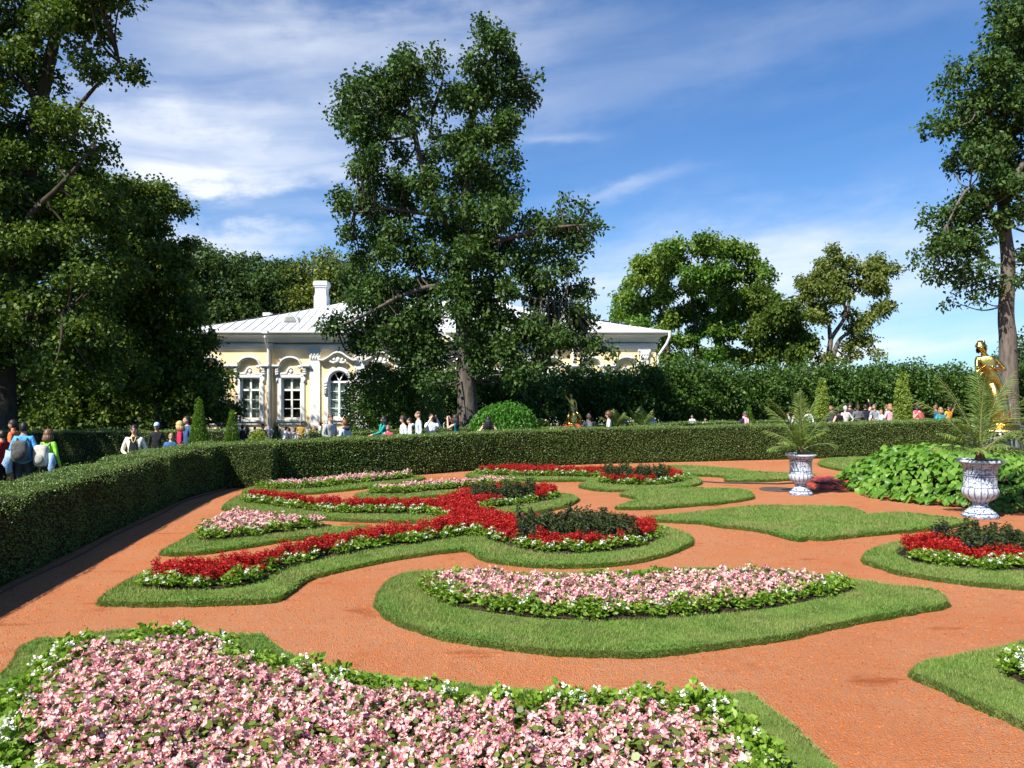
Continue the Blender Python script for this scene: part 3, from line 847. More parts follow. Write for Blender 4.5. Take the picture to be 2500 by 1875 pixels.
# ------------------------------------------------------------------ hedges
def wavy(P, amp=0.038, k=1.9):
    x, y, z = P[:, 0], P[:, 1], P[:, 2]
    return amp * (np.sin(k * x + 1.3 * np.sin(k * 0.7 * y)) * np.sin(k * 1.3 * y + z * 2) + 0.5 * np.sin(3.1 * k * x + 2.3 * k * z) * np.sin(2.7 * k * y + 1.1 * k * z))
def hedge(front, width, h0, h1, label, dens=1100, leaf=0.03, faces='ftei', mat_='hedge', side=1, extra_rows=None):
    """front: polyline of the visible face (ground points); the hedge lies `width` metres to its left (side=1) or right (-1)"""
    front = np.asarray(front, float)
    T = np.gradient(front, axis=0); T = unit(T)
    Nn = np.stack([-T[:, 1], T[:, 0]], 1) * side          # towards the hedge body
    back = front + Nn * width
    L = np.concatenate([[0], np.cumsum(np.linalg.norm(np.diff(front, axis=0), axis=1))])
    H = h0 + (h1 - h0) * L / L[-1]
    root = empty('clipped_hedge', (0, 0, 0), 0, label, 'hedge')
    mb = MB()
    n = len(front)
    ins = 0.045
    for i in range(n - 1):
        a, b = front[i] + Nn[i] * ins, front[i + 1] + Nn[i + 1] * ins
        c, d = back[i + 1] - Nn[i + 1] * ins, back[i] - Nn[i] * ins
        V = [(*a, -0.05), (*b, -0.05), (*c, -0.05), (*d, -0.05), (*a, H[i] - ins), (*b, H[i + 1] - ins), (*c, H[i + 1] - ins), (*d, H[i] - ins)]
        mb.add(V, [(0, 1, 5, 4), (1, 2, 6, 5), (2, 3, 7, 6), (3, 0, 4, 7), (4, 5, 6, 7), (0, 3, 2, 1)])
    mb.build('inner_twigs', M['hedge_core'], root)
    Ps, Ns = [], []
    def surf(cnt, fn):
        P, N = fn(cnt)
        Ps.append(P); Ns.append(N)
    def pick(cnt):
        t = rng.uniform(0, L[-1], cnt)
        i = np.clip(np.searchsorted(L, t) - 1, 0, n - 2)
        f = ((t - L[i]) / (L[i + 1] - L[i]))[:, None]
        return i, f
    def face(which):
        def fn(cnt):
            i, f = pick(cnt)
            line = front if which == 'f' else back
            p = line[i] * (1 - f) + line[i + 1] * f
            h = (H[i] * (1 - f[:, 0]) + H[i + 1] * f[:, 0])
            nr = -(Nn[i] * (1 - f) + Nn[i + 1] * f) * (1 if which == 'f' else -1)
            z = h * rng.uniform(0, 1, cnt)
            # slightly rounded shoulder and foot
            inset = 0.07 * np.clip((z / h - 0.9) / 0.1, 0, 1) ** 2 + 0.05 * np.clip((0.1 - z / h) / 0.1, 0, 1)
            P = np.c_[p - nr * inset[:, None], z]
            N3 = np.c_[nr, np.full(cnt, 0.15)]
            return P, N3
        return fn
    def top(cnt):
        i, f = pick(cnt)
        g = rng.uniform(0, 1, (cnt, 1))
        p = (front[i] * (1 - f) + front[i + 1] * f) * (1 - g) + (back[i] * (1 - f) + back[i + 1] * f) * g
        h = (H[i] * (1 - f[:, 0]) + H[i + 1] * f[:, 0])
        e = np.minimum(g, 1 - g)[:, 0] * width
        z = h - 0.05 * np.clip(1 - e / 0.1, 0, 1) ** 2
        return np.c_[p, z], np.tile(np.array((0, 0, 1.0)), (cnt, 1))
    def end(which):
        def fn(cnt):
            g = rng.uniform(0, 1, (cnt, 1)); i = 0 if which == 0 else n - 1
            p = front[i] * (1 - g) + back[i] * g
            t = -T[0] if which == 0 else T[-1]
            return np.c_[p, H[i] * rng.uniform(0, 1, cnt)], np.tile(np.array((*t, 0.1)), (cnt, 1))
        return fn
    surf(int(L[-1] * H.mean() * dens), face('f'))
    surf(int(L[-1] * width * dens), top)
    surf(int(L[-1] * H.mean() * dens * 0.25), face('b'))
    surf(int(width * H[0] * dens), end(0)); surf(int(width * H[-1] * dens), end(1))
    P = np.concatenate(Ps); N = unit(np.concatenate(Ns))
    off = wavy(P) + rng.uniform(-0.022, 0.016, len(P))
    sh = (rng.uniform(size=len(P)) < 0.06) * rng.uniform(0, 0.075, len(P))
    P = P + N * (off + sh)[:, None]
    P[:, 2] = np.maximum(P[:, 2], 0.01)
    D = unit(N * 0.55 + rng.normal(size=P.shape) * 0.6 + np.array((0, 0, 0.15)))
    S = leaf * rng.uniform(0.7, 1.35, len(P))
    V, f = leafquads(P, D, S, S * 0.55, 0.1)
    tag(link('foliage', npmesh('hedge_foliage', V, f, M[mat_]), root), kind='stuff')
    return root
LH = [(-5.08, -0.4), (-5.5, 3.0), (-6.02, 7.0), (-6.52, 11.0), (-6.95, 14.3), (-7.32, 17.5), (-7.32, 18.7), (-7.2, 20.0)]
hedge(LH, 1.0, 1.10, 1.10, 'dark clipped hedge running from the lower left into the picture', 1900, 0.026, side=1)
hedge([(-8.2, 19.9), (-7.1, 19.95), (-6.05, 20.0)], 1.0, 1.09, 1.09, 'squared hedge block at the back left corner of the garden', 1900, 0.032, side=1)
BH = catmull([(-6.2, 20.45), (-4.0, 22.0), (0.65, 25.4), (5.5, 27.0), (10.9, 28.4), (16.8, 31.0), (25, 34.4)], 4, False)
hedge(BH, 1.0, 1.10, 1.28, 'long clipped hedge across the back of the garden', 1700, 0.036, side=1)
hedge([(-6.6, 26.0), (-4.0, 26.6), (-1.2, 28.2)], 0.8, 1.05, 1.08, 'low hedge behind the two boys', 500, 0.045)
hedge([(3.0, 31.3), (6.0, 32.3), (9.5, 33.5), (12.5, 34.6)], 0.8, 1.05, 1.1, 'low hedge behind the man with the pink scarf', 450, 0.05)
hedge([(-1.0, 28.9), (2.4, 29.4)], 0.7, 1.02, 1.05, 'low hedge behind the black haired woman', 500, 0.045)
hedge([(13.6, 36.2), (16.2, 37.2)], 0.8, 1.15, 1.15, 'short low hedge among the crowd at the right', 400, 0.05)
hedge([(-17.0, 24.2), (-12.0, 24.5), (-8.8, 25.0)], 0.9, 1.16, 1.16, 'dark hedge in tree shade behind the walkers at the left', 600, 0.04)
# thin edging hose along the foot of the left hedge
mb = MB()
mb.tube([(x + 0.16 + 0.03 * math.sin(y * 1.7), y, 0.012) for x, y in catmull(LH, 8, False) if y > 3], 0.011, 6)
tag(mb.build('drip_hose', mat('hose_black', (0.03, 0.03, 0.03), 0.6)), 'thin black hose along the foot of the left hedge', 'hose')

# ------------------------------------------------------------------ trees
def twigs(C, Rr, N, leaf, asp=0.62, per=7, flat=0.85, spread=0.24, shell=0.42, up=0.12):
    C = np.asarray(C, float); Rr = np.asarray(Rr, float)
    w = Rr ** 2; w = w / w.sum()
    nt = max(1, N // per)
    i = rng.choice(len(C), nt, p=w)
    u = unit(rng.normal(size=(nt, 3)))
    r = rng.uniform(0, 1, nt) ** shell
    Tt = C[i] + u * (r * Rr[i])[:, None] * np.array((1, 1, flat))
    ax = unit(u + rng.normal(size=(nt, 3)) * 0.5 + np.array((0, 0, up)))
    P = np.repeat(Tt, per, axis=0) + rng.normal(size=(nt * per, 3)) * spread * 0.5
    A = np.repeat(ax, per, axis=0)
    D = unit(A * 0.6 + rng.normal(size=P.shape) * 0.6 + np.array((0, 0, -0.05)))
    S = leaf * rng.uniform(0.65, 1.3, len(P))
    return leafquads(P, D, S, S * asp, 0.22, 0.14)
def limb(mb, pts, r0, r1, n=8, jit=0.0, flare=0.0, ridge=0.0):
    P = catmull(pts, 5, False)
    k = len(P)
    rad = np.linspace(r0, r1, k)
    if flare:
        rad = rad * (1 + flare * np.exp(-np.linspace(0, 1, k) * 14))
    if jit:
        P = P + rng.normal(size=P.shape) * jit
    V, f = tube(P, rad, n)
    if ridge:
        V = V.reshape(k, n, 3)
        c = V.mean(1, keepdims=True)
        ph = rng.uniform(0, 6, n)
        sc = 1 + ridge * (np.where(np.arange(n) % 2, 1, -1)[None, :] * (0.6 + 0.4 * np.sin(np.arange(k)[:, None] * 0.9 + ph[None, :])))
        V = (c + (V - c) * sc[..., None]).reshape(-1, 3)
    mb.add(V, f)
    return P
def tree(name, label, d, base, skeleton, clumps, depth, N, leaf, lm, bark, group=None, per=7, flat=0.85, spread=0.24, twig_r=0.05, copies=2, asp=0.62, ridge=0.0, shell=0.42, nseg=10):
    """skeleton: list of (points in photo px [+ depth offset], r0, r1); clumps: (px x, px y, px radius)"""
    b = at(base[0], base[1], d)
    loc = (b[0], d, float(gz(b[0], d)))
    root = empty(name, loc, 0, label, 'tree', group)
    mb = MB()
    axis = []
    for pts, r0, r1 in skeleton:
        W = [at(p[0], p[1], d) + np.array((0, p[2] if len(p) > 2 else 0, 0)) for p in pts]
        if r0 > 0.2 and pts is skeleton[0][0]:
            W = [np.array((W[0][0], W[0][1], loc[2] - 0.2))] + W
        axis.append(limb(mb, W, r0, r1, nseg if r0 < 0.2 else (22 if ridge else 12), 0.0, 0.35 if pts is skeleton[0][0] else 0, ridge if r0 > 0.2 else 0))
    axis = np.concatenate(axis)
    C, Rr = [], []
    for (x, y, r) in clumps:
        for k in range(copies):
            rr = r * d / F
            c = at(x + rng.normal() * r * 0.25 * k, y + rng.normal() * r * 0.25 * k, d)
            c[1] += rng.uniform(-1, 1) * depth if k else rng.uniform(-0.5, 0.2) * depth
            C.append(c); Rr.append(rr)
    base_n = len(C)
    for q in range(base_n):                                  # small sprays standing out from the clumps
        for k in range(3):
            u = unit(rng.normal(size=3)); u[2] = abs(u[2]) * 0.6 + 0.1 * u[2]
            C.append(C[q] + unit(u) * Rr[q] * rng.uniform(0.85, 1.2)); Rr.append(Rr[q] * rng.uniform(0.22, 0.4))
    C = np.array(C); Rr = np.array(Rr)
    for c, r in zip(C[:base_n], Rr[:base_n]):
        dd = np.linalg.norm((axis - c) * np.array((1, 1, 0.8)) + np.array((0, 0, 0.25)) * np.maximum(0, axis[:, 2:3] - c[2]), axis=1)
        k = np.argmin(dd)
        a = axis[k]
        m = (a + c) / 2 + np.array((0, 0, -0.12 * dd[k])) + rng.normal(size=3) * 0.06 * dd[k]
        limb(mb, [a, m, c], min(0.10, twig_r * (0.6 + 0.25 * dd[k])), 0.012, 5)
    mb.build('trunk', bark, root, smooth=True)
    V, f = twigs(C, Rr, N, leaf, asp, per, flat, spread, shell)
    tag(link('crown', npmesh('crown', V - np.array(loc), f, lm), root), kind='stuff')
    return root
def fill(poly, s, r, keep=1.0, holes=()):
    poly = np.asarray(poly, float)
    P = poisson(poly, s)
    P = P[rng.uniform(size=len(P)) < keep]
    for (hx, hy, hr) in holes:
        P = P[np.hypot(P[:, 0] - hx, P[:, 1] - hy) > hr]
    return [(p[0], p[1], r * rng.uniform(0.75, 1.25)) for p in P]
def sc(L, ox, oy, k):
    return [(ox + a[0] * k, oy + a[1] * k) + ((a[2] * k,) if len(a) > 2 else ()) for a in L]

OAK = [(650,145,36),(715,165,40),(690,200,40),(740,240,40),(600,260,50),(680,290,70),(640,350,60),(760,320,50),(810,350,38),(835,352,22),(720,400,60),(600,400,40),(540,340,45),(490,280,32),(535,400,40),
 (380,220,24),(360,270,50),(300,310,50),(240,300,40),(170,320,30),(330,350,60),(240,370,60),(170,390,50),(140,440,42),(210,450,60),(290,440,60),(400,310,45),(440,360,38),(460,420,28),
 (200,520,45),(260,520,50),(210,580,48),(180,630,38),(250,650,60),(330,550,36),(500,560,46),(560,520,46),(640,520,60),(720,520,58),(740,470,40),(640,620,70),(740,620,50),(690,700,70),(560,650,60),(470,640,46),(780,660,22),(750,740,28),
 (300,700,60),(210,710,50),(160,770,48),(240,780,60),(340,760,60),(430,720,56),(520,760,60),(600,800,70),(700,820,70),(160,860,38),(180,930,48),(260,880,60),(350,860,56),(440,850,50),(530,880,46),(640,900,60),(730,900,56),
 (800,830,36),(820,790,20),(860,790,20),(880,860,48),(940,830,48),(930,770,20),(1000,830,38),(1060,840,28),(990,890,42),(920,940,48),(960,990,36),(860,920,46),(1010,930,22),
 (300,950,56),(400,950,64),(500,960,56),(600,980,60),(700,970,56),(780,960,44),(820,1010,46),(250,1050,48),(330,1060,66),(430,1060,66),(540,1070,60),(650,1060,60),(740,1070,44),(880,1050,46),(950,1080,38),(1010,1060,36),(1045,1090,18),(200,1110,46),(280,1140,58),(370,1150,60),(450,1150,56),(640,1130,58),(850,1120,36),(920,1140,44),
 (150,1190,46),(100,1220,32),(200,1240,46),(260,1210,48),(170,1280,28),(340,1230,60),(430,1230,60),(650,1220,64),(740,1200,56),(820,1200,46),(900,1190,46),(990,1200,46),(1040,1180,28),(960,1260,46),(1040,1270,40),(1100,1300,22),(860,1280,46),(760,1300,58),(680,1300,46),(400,1310,58),(330,1300,38),(470,1320,46),(880,1340,36),(820,1370,46),(760,1400,46),(400,1380,46),(460,1400,46),(1020,1320,22)]
OAK = sc(OAK, 750, 0, 0.663)
OAK2 = sc([(590,640,46),(560,820,46),(590,940,50),(560,1010,46),(600,1080,46),(570,1150,44),(600,1210,40),(560,1260,34),(620,1290,30),(430,580,34),(360,500,34),(410,440,30),(430,300,34),(360,690,40),(700,1160,50),(800,1240,50),(900,1250,46),(720,1260,50),(640,1340,40),(350,1200,50),(260,1270,36),(450,1270,50),(850,1060,44),(300,1100,50),(980,1150,36)], 750, 0, 0.663)
def osk(L):
    return [(750 + a[0] * .663, a[1] * .663) + tuple(a[2:]) for a in L]
tree('oak_tree', 'tall dark green oak with thick ridged trunk standing before the pavilion', 31, (1142, 1052),
     [(osk([(592, 1580), (588, 1450), (585, 1300), (576, 1180), (580, 1000), (586, 850), (592, 700), (600, 560), (605, 450), (640, 320), (690, 210), (710, 140)]), 0.42, 0.07),
      (osk([(575, 950), (540, 880), (490, 780), (440, 660), (405, 540), (385, 420), (350, 320)]), 0.22, 0.05),
      (osk([(600, 480), (540, 505), (480, 505), (455, 515, -.3)]), 0.13, 0.11),
      (osk([(590, 900), (690, 900, -.6), (800, 880, -1), (940, 850, -.8), (1040, 840, -.6)]), 0.14, 0.03),
      (osk([(582, 1130), (680, 1110), (760, 1095, -.4), (860, 1110, -.8), (960, 1130, -1)]), 0.12, 0.03),
      (osk([(580, 1080), (480, 1060, -.5), (360, 1100, -1), (240, 1170, -1.3), (130, 1210, -1)]), 0.13, 0.03),
      (osk([(500, 800), (400, 790, -.4), (280, 780, -.6), (180, 800, -.5)]), 0.10, 0.03),
      (osk([(460, 420), (490, 330), (500, 290)]), 0.09, 0.03)],
     [(x, y, r * .84) for x, y, r in OAK + OAK2], 2.0, 90000, 0.165, M['oak'], M['bark'], per=8, spread=0.28, twig_r=0.035, copies=2, ridge=0.05, shell=0.34)
RO = [(2180,90,45),(2200,150,40),(2120,160,40),(2060,170,32),(2100,220,48),(2060,260,38),(2030,290,22),(2120,300,52),(2190,250,56),(2190,350,56),(2090,350,42),(2050,340,22),(2130,400,38),(2080,450,42),(2030,470,32),(2060,510,42),(2010,540,32),(1990,560,18),(2100,530,46),(2040,590,32),(2090,590,36),(2140,480,28),(2090,650,22),(2130,620,22),(2190,460,36),(2200,560,30),(2150,420,30),(2140,340,34),(2110,470,30),(2170,60,40),(2160,180,44),(2180,300,44),(2172,410,34),(2165,240,40),(2180,20,40),
      (2260,150,70),(2280,300,80),(2270,420,70),(2290,550,60),(2250,60,60),(2330,200,80),(2330,450,70)]
tree('oak_tree', 'oak with grey trunk cut off by the right edge, standing behind the gilded fountain statue', 33, (2464, 1040),
     [([(2464, 1030), (2462, 946), (2461, 832), (2456, 766), (2461, 642), (2452, 547), (2446, 400), (2452, 220), (2470, 60), (2490, -100)], 0.43, 0.10),
      ([(2456, 600), (2400, 520, -.5), (2340, 470, -.8), (2280, 560, -1)], 0.13, 0.03),
      ([(2450, 480), (2500, 380, -.4), (2560, 300, -.6)], 0.16, 0.05),
      ([(2448, 380), (2400, 280, -.4), (2350, 230, -.6)], 0.12, 0.03)],
     [(x, y, r * .84) for x, y, r in sc(RO, 0, 0, 1.13)], 2.0, 46000, 0.18, M['oak'], M['bark2'], per=8, spread=0.26, copies=2, twig_r=0.04)
MT = [(430,220,40),(330,260,48),(250,330,48),(200,400,38),(180,480,46),(150,560,44),(300,380,58),(420,320,58),(540,240,48),(640,250,52),(740,270,46),(800,330,36),(815,390,36),(700,370,58),(580,360,58),(480,430,58),(360,470,58),(260,520,48),(240,600,46),(380,600,56),(480,560,46),(600,480,58),(700,480,56),(790,480,46),(640,580,46),(750,570,46),(840,560,40),(700,650,46),(600,680,36),(820,690,44),(500,700,36),(400,700,36),(300,680,36),(340,770,36),(250,720,34),(440,790,36),(560,770,40),(660,780,40),(760,780,40),(200,650,34),(560,640,36),(840,790,36)]
k7 = lambda L: [(1450 + a[0] * .4747, 500 + a[1] * .4747) + ((a[2] * .4747,) if len(a) > 2 else ()) for a in L]
s7 = lambda L: [(1450 + a[0] * .4747, 500 + a[1] * .4747) + tuple(a[2:]) for a in L]
tree('maple_tree', 'broad bright green maple group right of the pavilion roof', 62, (1720, 1010),
     [(s7([(530, 1060), (530, 800), (520, 600), (500, 450), (470, 320), (440, 240)]), 0.3, 0.06), (s7([(635, 1000), (635, 700), (640, 560), (650, 420), (640, 300)]), 0.26, 0.05), (s7([(380, 800), (370, 620), (320, 500), (250, 420)]), 0.22, 0.04), (s7([(635, 640), (720, 520), (780, 400)]), 0.14, 0.04)],
     k7(MT), 3.6, 52000, 0.27, M['maple'], M['barkd'], per=8, spread=0.4, twig_r=0.05, flat=0.66, shell=0.34)
MT2 = [(870,440,36),(900,510,46),(950,550,36),(900,610,46),(980,650,46),(1010,600,32),(1040,660,36),(1060,720,44),(960,720,46),(1110,740,34),(1000,790,46),(900,760,46),(850,640,40)]
tree('linden_tree', 'darker narrow linden between the maple group and the lone pale tree', 58, (1880, 1010),
     [(s7([(930, 1050), (930, 850), (920, 700), (910, 560), (880, 450)]), 0.2, 0.04), (s7([(930, 800), (1000, 720), (1080, 690)]), 0.1, 0.03)],
     k7(MT2), 2.6, 20000, 0.26, M['linden'], M['barkd'], per=8, spread=0.4)
NT = [(1210,240,24),(1230,280,28),(1190,290,18),(1160,340,38),(1120,380,38),(1090,420,36),(1080,480,36),(1140,450,46),(1220,370,46),(1300,310,42),(1310,400,44),(1380,330,38),(1450,290,32),(1440,350,42),(1500,330,36),(1540,350,22),(1400,420,46),(1460,440,36),(1490,520,26),(1440,540,36),(1240,480,44),(1160,530,44),(1090,570,34),(1180,590,36),(1380,590,36),(1420,580,26),(1340,640,34),(1380,700,34),(1410,770,20),(1310,740,32),(1160,800,26),(1280,800,28),(1350,770,20),(1320,560,22)]
tree('linden_tree', 'lone olive green tree with forked pale trunk right of the maples', 58, (2022, 1010),
     [(s7([(1200, 1050), (1203, 830), (1215, 720), (1225, 680), (1290, 580), (1320, 480), (1390, 380), (1450, 310)]), 0.27, 0.05), (s7([(1225, 800), (1260, 700), (1330, 640), (1400, 560)]), 0.2, 0.04), (s7([(1215, 690), (1205, 590), (1180, 470), (1140, 390)]), 0.16, 0.04), (s7([(1300, 560), (1260, 420), (1220, 280)]), 0.12, 0.03)],
     [(x, y, r * .85) for x, y, r in k7(NT)], 2.0, 19000, 0.23, M['olive'], M['bark2'], per=8, spread=0.36)
# the wood beyond the pavilion
FAR = [((470, 690), [(430, 800), (455, 640), (490, 612), (540, 622), (560, 680), (560, 800)], 'rounded wood tree left of the chimney, nearest the lindens'),
       ((560, 690), [(530, 800), (545, 660), (590, 625), (630, 650), (645, 700), (640, 800)], 'wood tree behind the left roof slope'),
       ((680, 690), [(620, 800), (630, 680), (665, 640), (690, 634), (715, 660), (730, 800)], 'slender pointed wood tree just left of the chimney'),
       ((770, 690), [(705, 800), (720, 670), (755, 640), (800, 630), (830, 650), (850, 800)], 'pale wood tree behind the chimney'),
       ((860, 690), [(820, 800), (835, 670), (865, 640), (920, 660), (940, 720), (930, 800)], 'wood tree between chimney and oak')]
for i, ((bx, by), poly, lab) in enumerate(FAR):
    tree('wood_tree', lab, 78, (bx, 1000), [([(bx, 1000), (bx + 5, 850), (bx, 700)], 0.35, 0.08)], fill(poly, 30, 26, 0.95), 3.4, 13000, 0.34,
         M['far'] if i != 3 else M['olive'], M['barkd'], 'wood behind the pavilion', per=7, spread=0.55, copies=2, shell=0.5)
tree('wood_tree', 'wood tree seen under the right edge of the picture beyond the oak', 70, (2530, 1000), [([(2530, 1000), (2530, 850), (2530, 760)], 0.3, 0.08)],
     fill([(2480, 960), (2478, 880), (2500, 800), (2560, 780), (2640, 850), (2640, 960)], 34, 28), 3, 8000, 0.32, M['far'], M['barkd'], per=7, spread=0.55)
# the lindens of the left: one huge near tree, one behind, undergrowth, and unseen ones added beyond the left edge for shade
k6 = lambda L: [(a[0] * .633, a[1] * .633) for a in L]
L1 = k6([(-250, -250), (330, -220), (460, -90), (525, 10), (580, 125), (520, 200), (530, 270), (505, 390), (400, 420), (415, 490), (390, 560), (425, 640), (390, 720), (430, 860), (460, 1000), (470, 1300), (440, 1480), (-250, 1480)])
tree('linden_tree', 'huge dark linden filling the left edge of the picture', 26, (20, 1080),
     [([(15, 1090), (10, 900), (25, 700), (60, 480), (100, 250), (140, 60), (170, -120)], 0.42, 0.12), ([(30, 700), (110, 560, -1), (200, 480, -1.3), (270, 380, -1)], 0.16, 0.03), ([(70, 430), (160, 300), (230, 215), (290, 150)], 0.13, 0.02),
      ([(95, 260), (50, 170, -.5), (-40, 130, -1)], 0.12, 0.03), ([(20, 850), (120, 780, -1), (230, 760, -1.5)], 0.14, 0.03)],
     fill(L1, 66, 45, 0.9, [(150, 180, 38), (215, 245, 34), (95, 95, 30)]), 2.6, 90000, 0.135, M['linden'], M['barkd'], 'lindens at the left', per=9, spread=0.24, copies=2, asp=0.8, flat=0.62, shell=0.34)
L2 = k6([(440, 720), (495, 670), (570, 690), (625, 720), (650, 790), (630, 860), (680, 950), (690, 1010), (740, 1100), (770, 1200), (780, 1300), (760, 1400), (830, 1490), (870, 1560), (840, 1600), (650, 1590), (420, 1560), (400, 1200)])
tree('linden_tree', 'pointed linden with its skirt reaching the pavilion window', 33, (400, 1060),
     [([(395, 1060), (390, 900), (370, 700), (350, 560), (345, 450)], 0.3, 0.06)], fill(L2, 52, 36, 0.93), 2.2, 64000, 0.15, M['linden'], M['barkd'], 'lindens at the left', per=9, spread=0.26, copies=2, asp=0.8, flat=0.62, shell=0.34)
tree('linden_tree', 'shaded linden deep behind the walkers at the left', 40, (180, 1050),
     [([(176, 1045), (180, 900), (190, 700), (200, 500)], 0.26, 0.06)], fill([(-80, 960), (-80, 450), (150, 380), (330, 480), (400, 700), (420, 980), (200, 1000)], 62, 52, 0.9), 2.5, 26000, 0.22, M['linden'], M['barkd'], 'lindens at the left', per=8, spread=0.36, asp=0.8)
tree('linden_tree', 'low branched linden between the walkers and the pavilion', 39, (300, 1050),
     [([(300, 1060), (300, 950), (310, 800)], 0.2, 0.05)], fill([(150, 1030), (150, 850), (300, 780), (480, 880), (520, 1000), (400, 1030)], 44, 38, 0.85), 1.8, 16000, 0.2, M['linden'], M['barkd'], 'lindens at the left', per=8, spread=0.3, asp=0.8)
tree('linden_tree', 'low dark linden thicket far behind the walkers at the left edge', 47, (60, 1050),
     [([(60, 1060), (60, 1000), (70, 930)], 0.15, 0.05)], fill([(-120, 1040), (-120, 900), (100, 880), (280, 930), (300, 1040)], 40, 36, 0.95), 1.6, 14000, 0.24, M['linden'], M['barkd'], 'lindens at the left', per=8, spread=0.3, asp=0.8)
for (x, y, h, lab) in ((-24.0, 14.0, 17.0, 'tall linden out at the left, left of the walkers'), (-29.5, 23.0, 18.0, 'tall linden out at the left, beyond the first')):
    c = []
    loc = (x, y, 0)
    root = empty('linden_tree', loc, 0, lab, 'tree', 'lindens at the left')  # out of view, added to throw shade on the left lindens
    mb = MB()
    ax = limb(mb, [(x, y, -0.2), (x + .2, y, h * .4), (x, y + .2, h * .85)], 0.4, 0.08, 10, flare=.3)
    C = np.array([(x, y, 0)] * 46) + rng.normal(size=(46, 3)) * np.array((1.9, 1.9, 0)) + np.c_[np.zeros((46, 2)), rng.uniform(3.0, h, 46)]
    for cc in C:
        k = np.argmin(np.abs(ax[:, 2] - cc[2] * .85)); limb(mb, [ax[k], (ax[k] + cc) / 2, cc], 0.06, 0.012, 5)
    mb.build('trunk', M['barkd'], root, smooth=True)
    V, f = twigs(C, np.full(46, 1.5), 15000, 0.24, 0.8, 8, 0.85, 0.4)
    tag(link('crown', npmesh('crown', V - np.array(loc), f, M['linden']), root), kind='stuff')

# ------------------------------------------------------------------ clipped limes, shrubs, topiary
def surface_plant(name, label, cat, loc, shape, N, leaf, lm, trunk=None, group=None, asp=0.6, jit=0.08, clumpy=0.12, core=0.86, upbias=0.2, part='foliage', droop=0.2):
    """shape(n) -> points and normals on the clipped surface, relative to loc"""
    root = empty(name, loc, 0, label, cat, group)
    P, Nn = shape(N)
    w = clumpy * (np.sin(P[:, 0] * 3.1 + 1.7 * P[:, 2]) * np.sin(P[:, 1] * 3.7 + P[:, 2] * 2.9) + 0.6 * np.sin(P[:, 2] * 6.3 + P[:, 0] * 5.1))
    P = P + Nn * (w + rng.uniform(-2.2 * jit, 0.7 * jit, len(P)))[:, None]
    D = unit(Nn * 0.6 + rng.normal(size=P.shape) * 0.55 + np.array((0, 0, upbias)))
    S = leaf * rng.uniform(0.65, 1.35, len(P))
    V, f = leafquads(P, D, S, S * asp, droop)
    tag(link(part, npmesh(part, V, f, lm), root), kind='stuff')
    mb = MB()
    if trunk:
        mb.tube([(0, 0, -0.1), (0.02, 0.0, trunk[0] * .5), (0, 0.02, trunk[0])], [trunk[1] * 1.2, trunk[1], trunk[1] * .7], 8)
        mb.build('trunk', M['barkd'], root, world=False)
    return root
def superell(rx, ry, z0, z1, e=3.0):
    c, h = (z0 + z1) / 2, (z1 - z0) / 2
    def fn(n):
        u = unit(rng.normal(size=(n, 3)))
        q = (np.abs(u) ** e).sum(1) ** (-1 / e)
        P = u * q[:, None]
        N = unit(np.sign(u) * np.abs(P) ** (e - 1) / np.array((rx, ry, h)))
        inn = np.where(rng.uniform(size=n) < 0.4, rng.uniform(0.35, 1, n), 1)[:, None]
        return P * inn * np.array((rx, ry, h)) + np.array((0, 0, c)), N
    return fn
def cone(r, z1, z0=0.0, tip=0.04, bulge=0.0):
    def fn(n):
        t = 1 - np.sqrt(rng.uniform(0, 1, n))
        a = rng.uniform(0, 6.28, n)
        rr = (r * (1 - t) + tip * t) * (1 + bulge * np.sin(t * math.pi))
        P = np.stack([rr * np.cos(a), rr * np.sin(a), z0 + (z1 - z0) * t], 1)
        return P, unit(np.stack([np.cos(a), np.sin(a), np.full(n, r / (z1 - z0))], 1))
    return fn
LIME = [(1010, 37.0, 884, 2.2), (1110, 38.0, 886, 2.0), (1215, 38.0, 890, 2.0), (1310, 38.5, 895, 1.9), (1400, 39.0, 896, 1.8), (1490, 39.0, 890, 1.8), (1580, 39.5, 884, 1.7), (1645, 40.0, 870, 1.6), (1725, 40.0, 884, 1.7), (1815, 41.0, 890, 1.8),
        (1905, 41.0, 892, 1.8), (1995, 42.0, 890, 1.8), (2090, 42.0, 888, 1.8), (2180, 43.0, 887, 1.8), (2275, 43.0, 885, 1.9), (2365, 43.0, 884, 1.8), (2455, 43.0, 880, 1.8), (2545, 43, 880, 1.8)]
WORD = ['first', 'second', 'third', 'fourth', 'fifth', 'sixth', 'seventh', 'eighth', 'ninth', 'tenth', 'eleventh', 'twelfth', 'thirteenth', 'fourteenth', 'fifteenth', 'sixteenth', 'seventeenth', 'last']
for i, (x, d, ty, rx) in enumerate(LIME):
    p = at(x, ty, d)
    gzv = float(gz(p[0], d))
    top = p[2] - gzv
    surface_plant('clipped_lime', 'clipped lime tree, %s from the left in the row behind the hedges' % WORD[i], 'tree', (p[0], d, gzv), superell(rx, 1.5, 0.95 - gzv * 0.7, top - .30 + rng.uniform(-.25, .25), 2.35), 8500, 0.155, M['lime'] if i > 3 else M['hedge'] if i == 3 else M['lime'],
                  (top * 0.8, 0.09), 'row of clipped limes', asp=0.7, jit=0.20, clumpy=0.30)
p = at(925, 895, 32.5)
surface_plant('clipped_lime', 'big rounded dark green shrub hiding the arched windows left of the oak', 'shrub', (p[0], 32.5, 0), superell(1.32, 1.3, 0.0, p[2], 2.6), 17000, 0.10, M['lime'], (1.5, .1), asp=0.7, jit=0.12, clumpy=0.12)
p = at(1010, 930, 33.5)
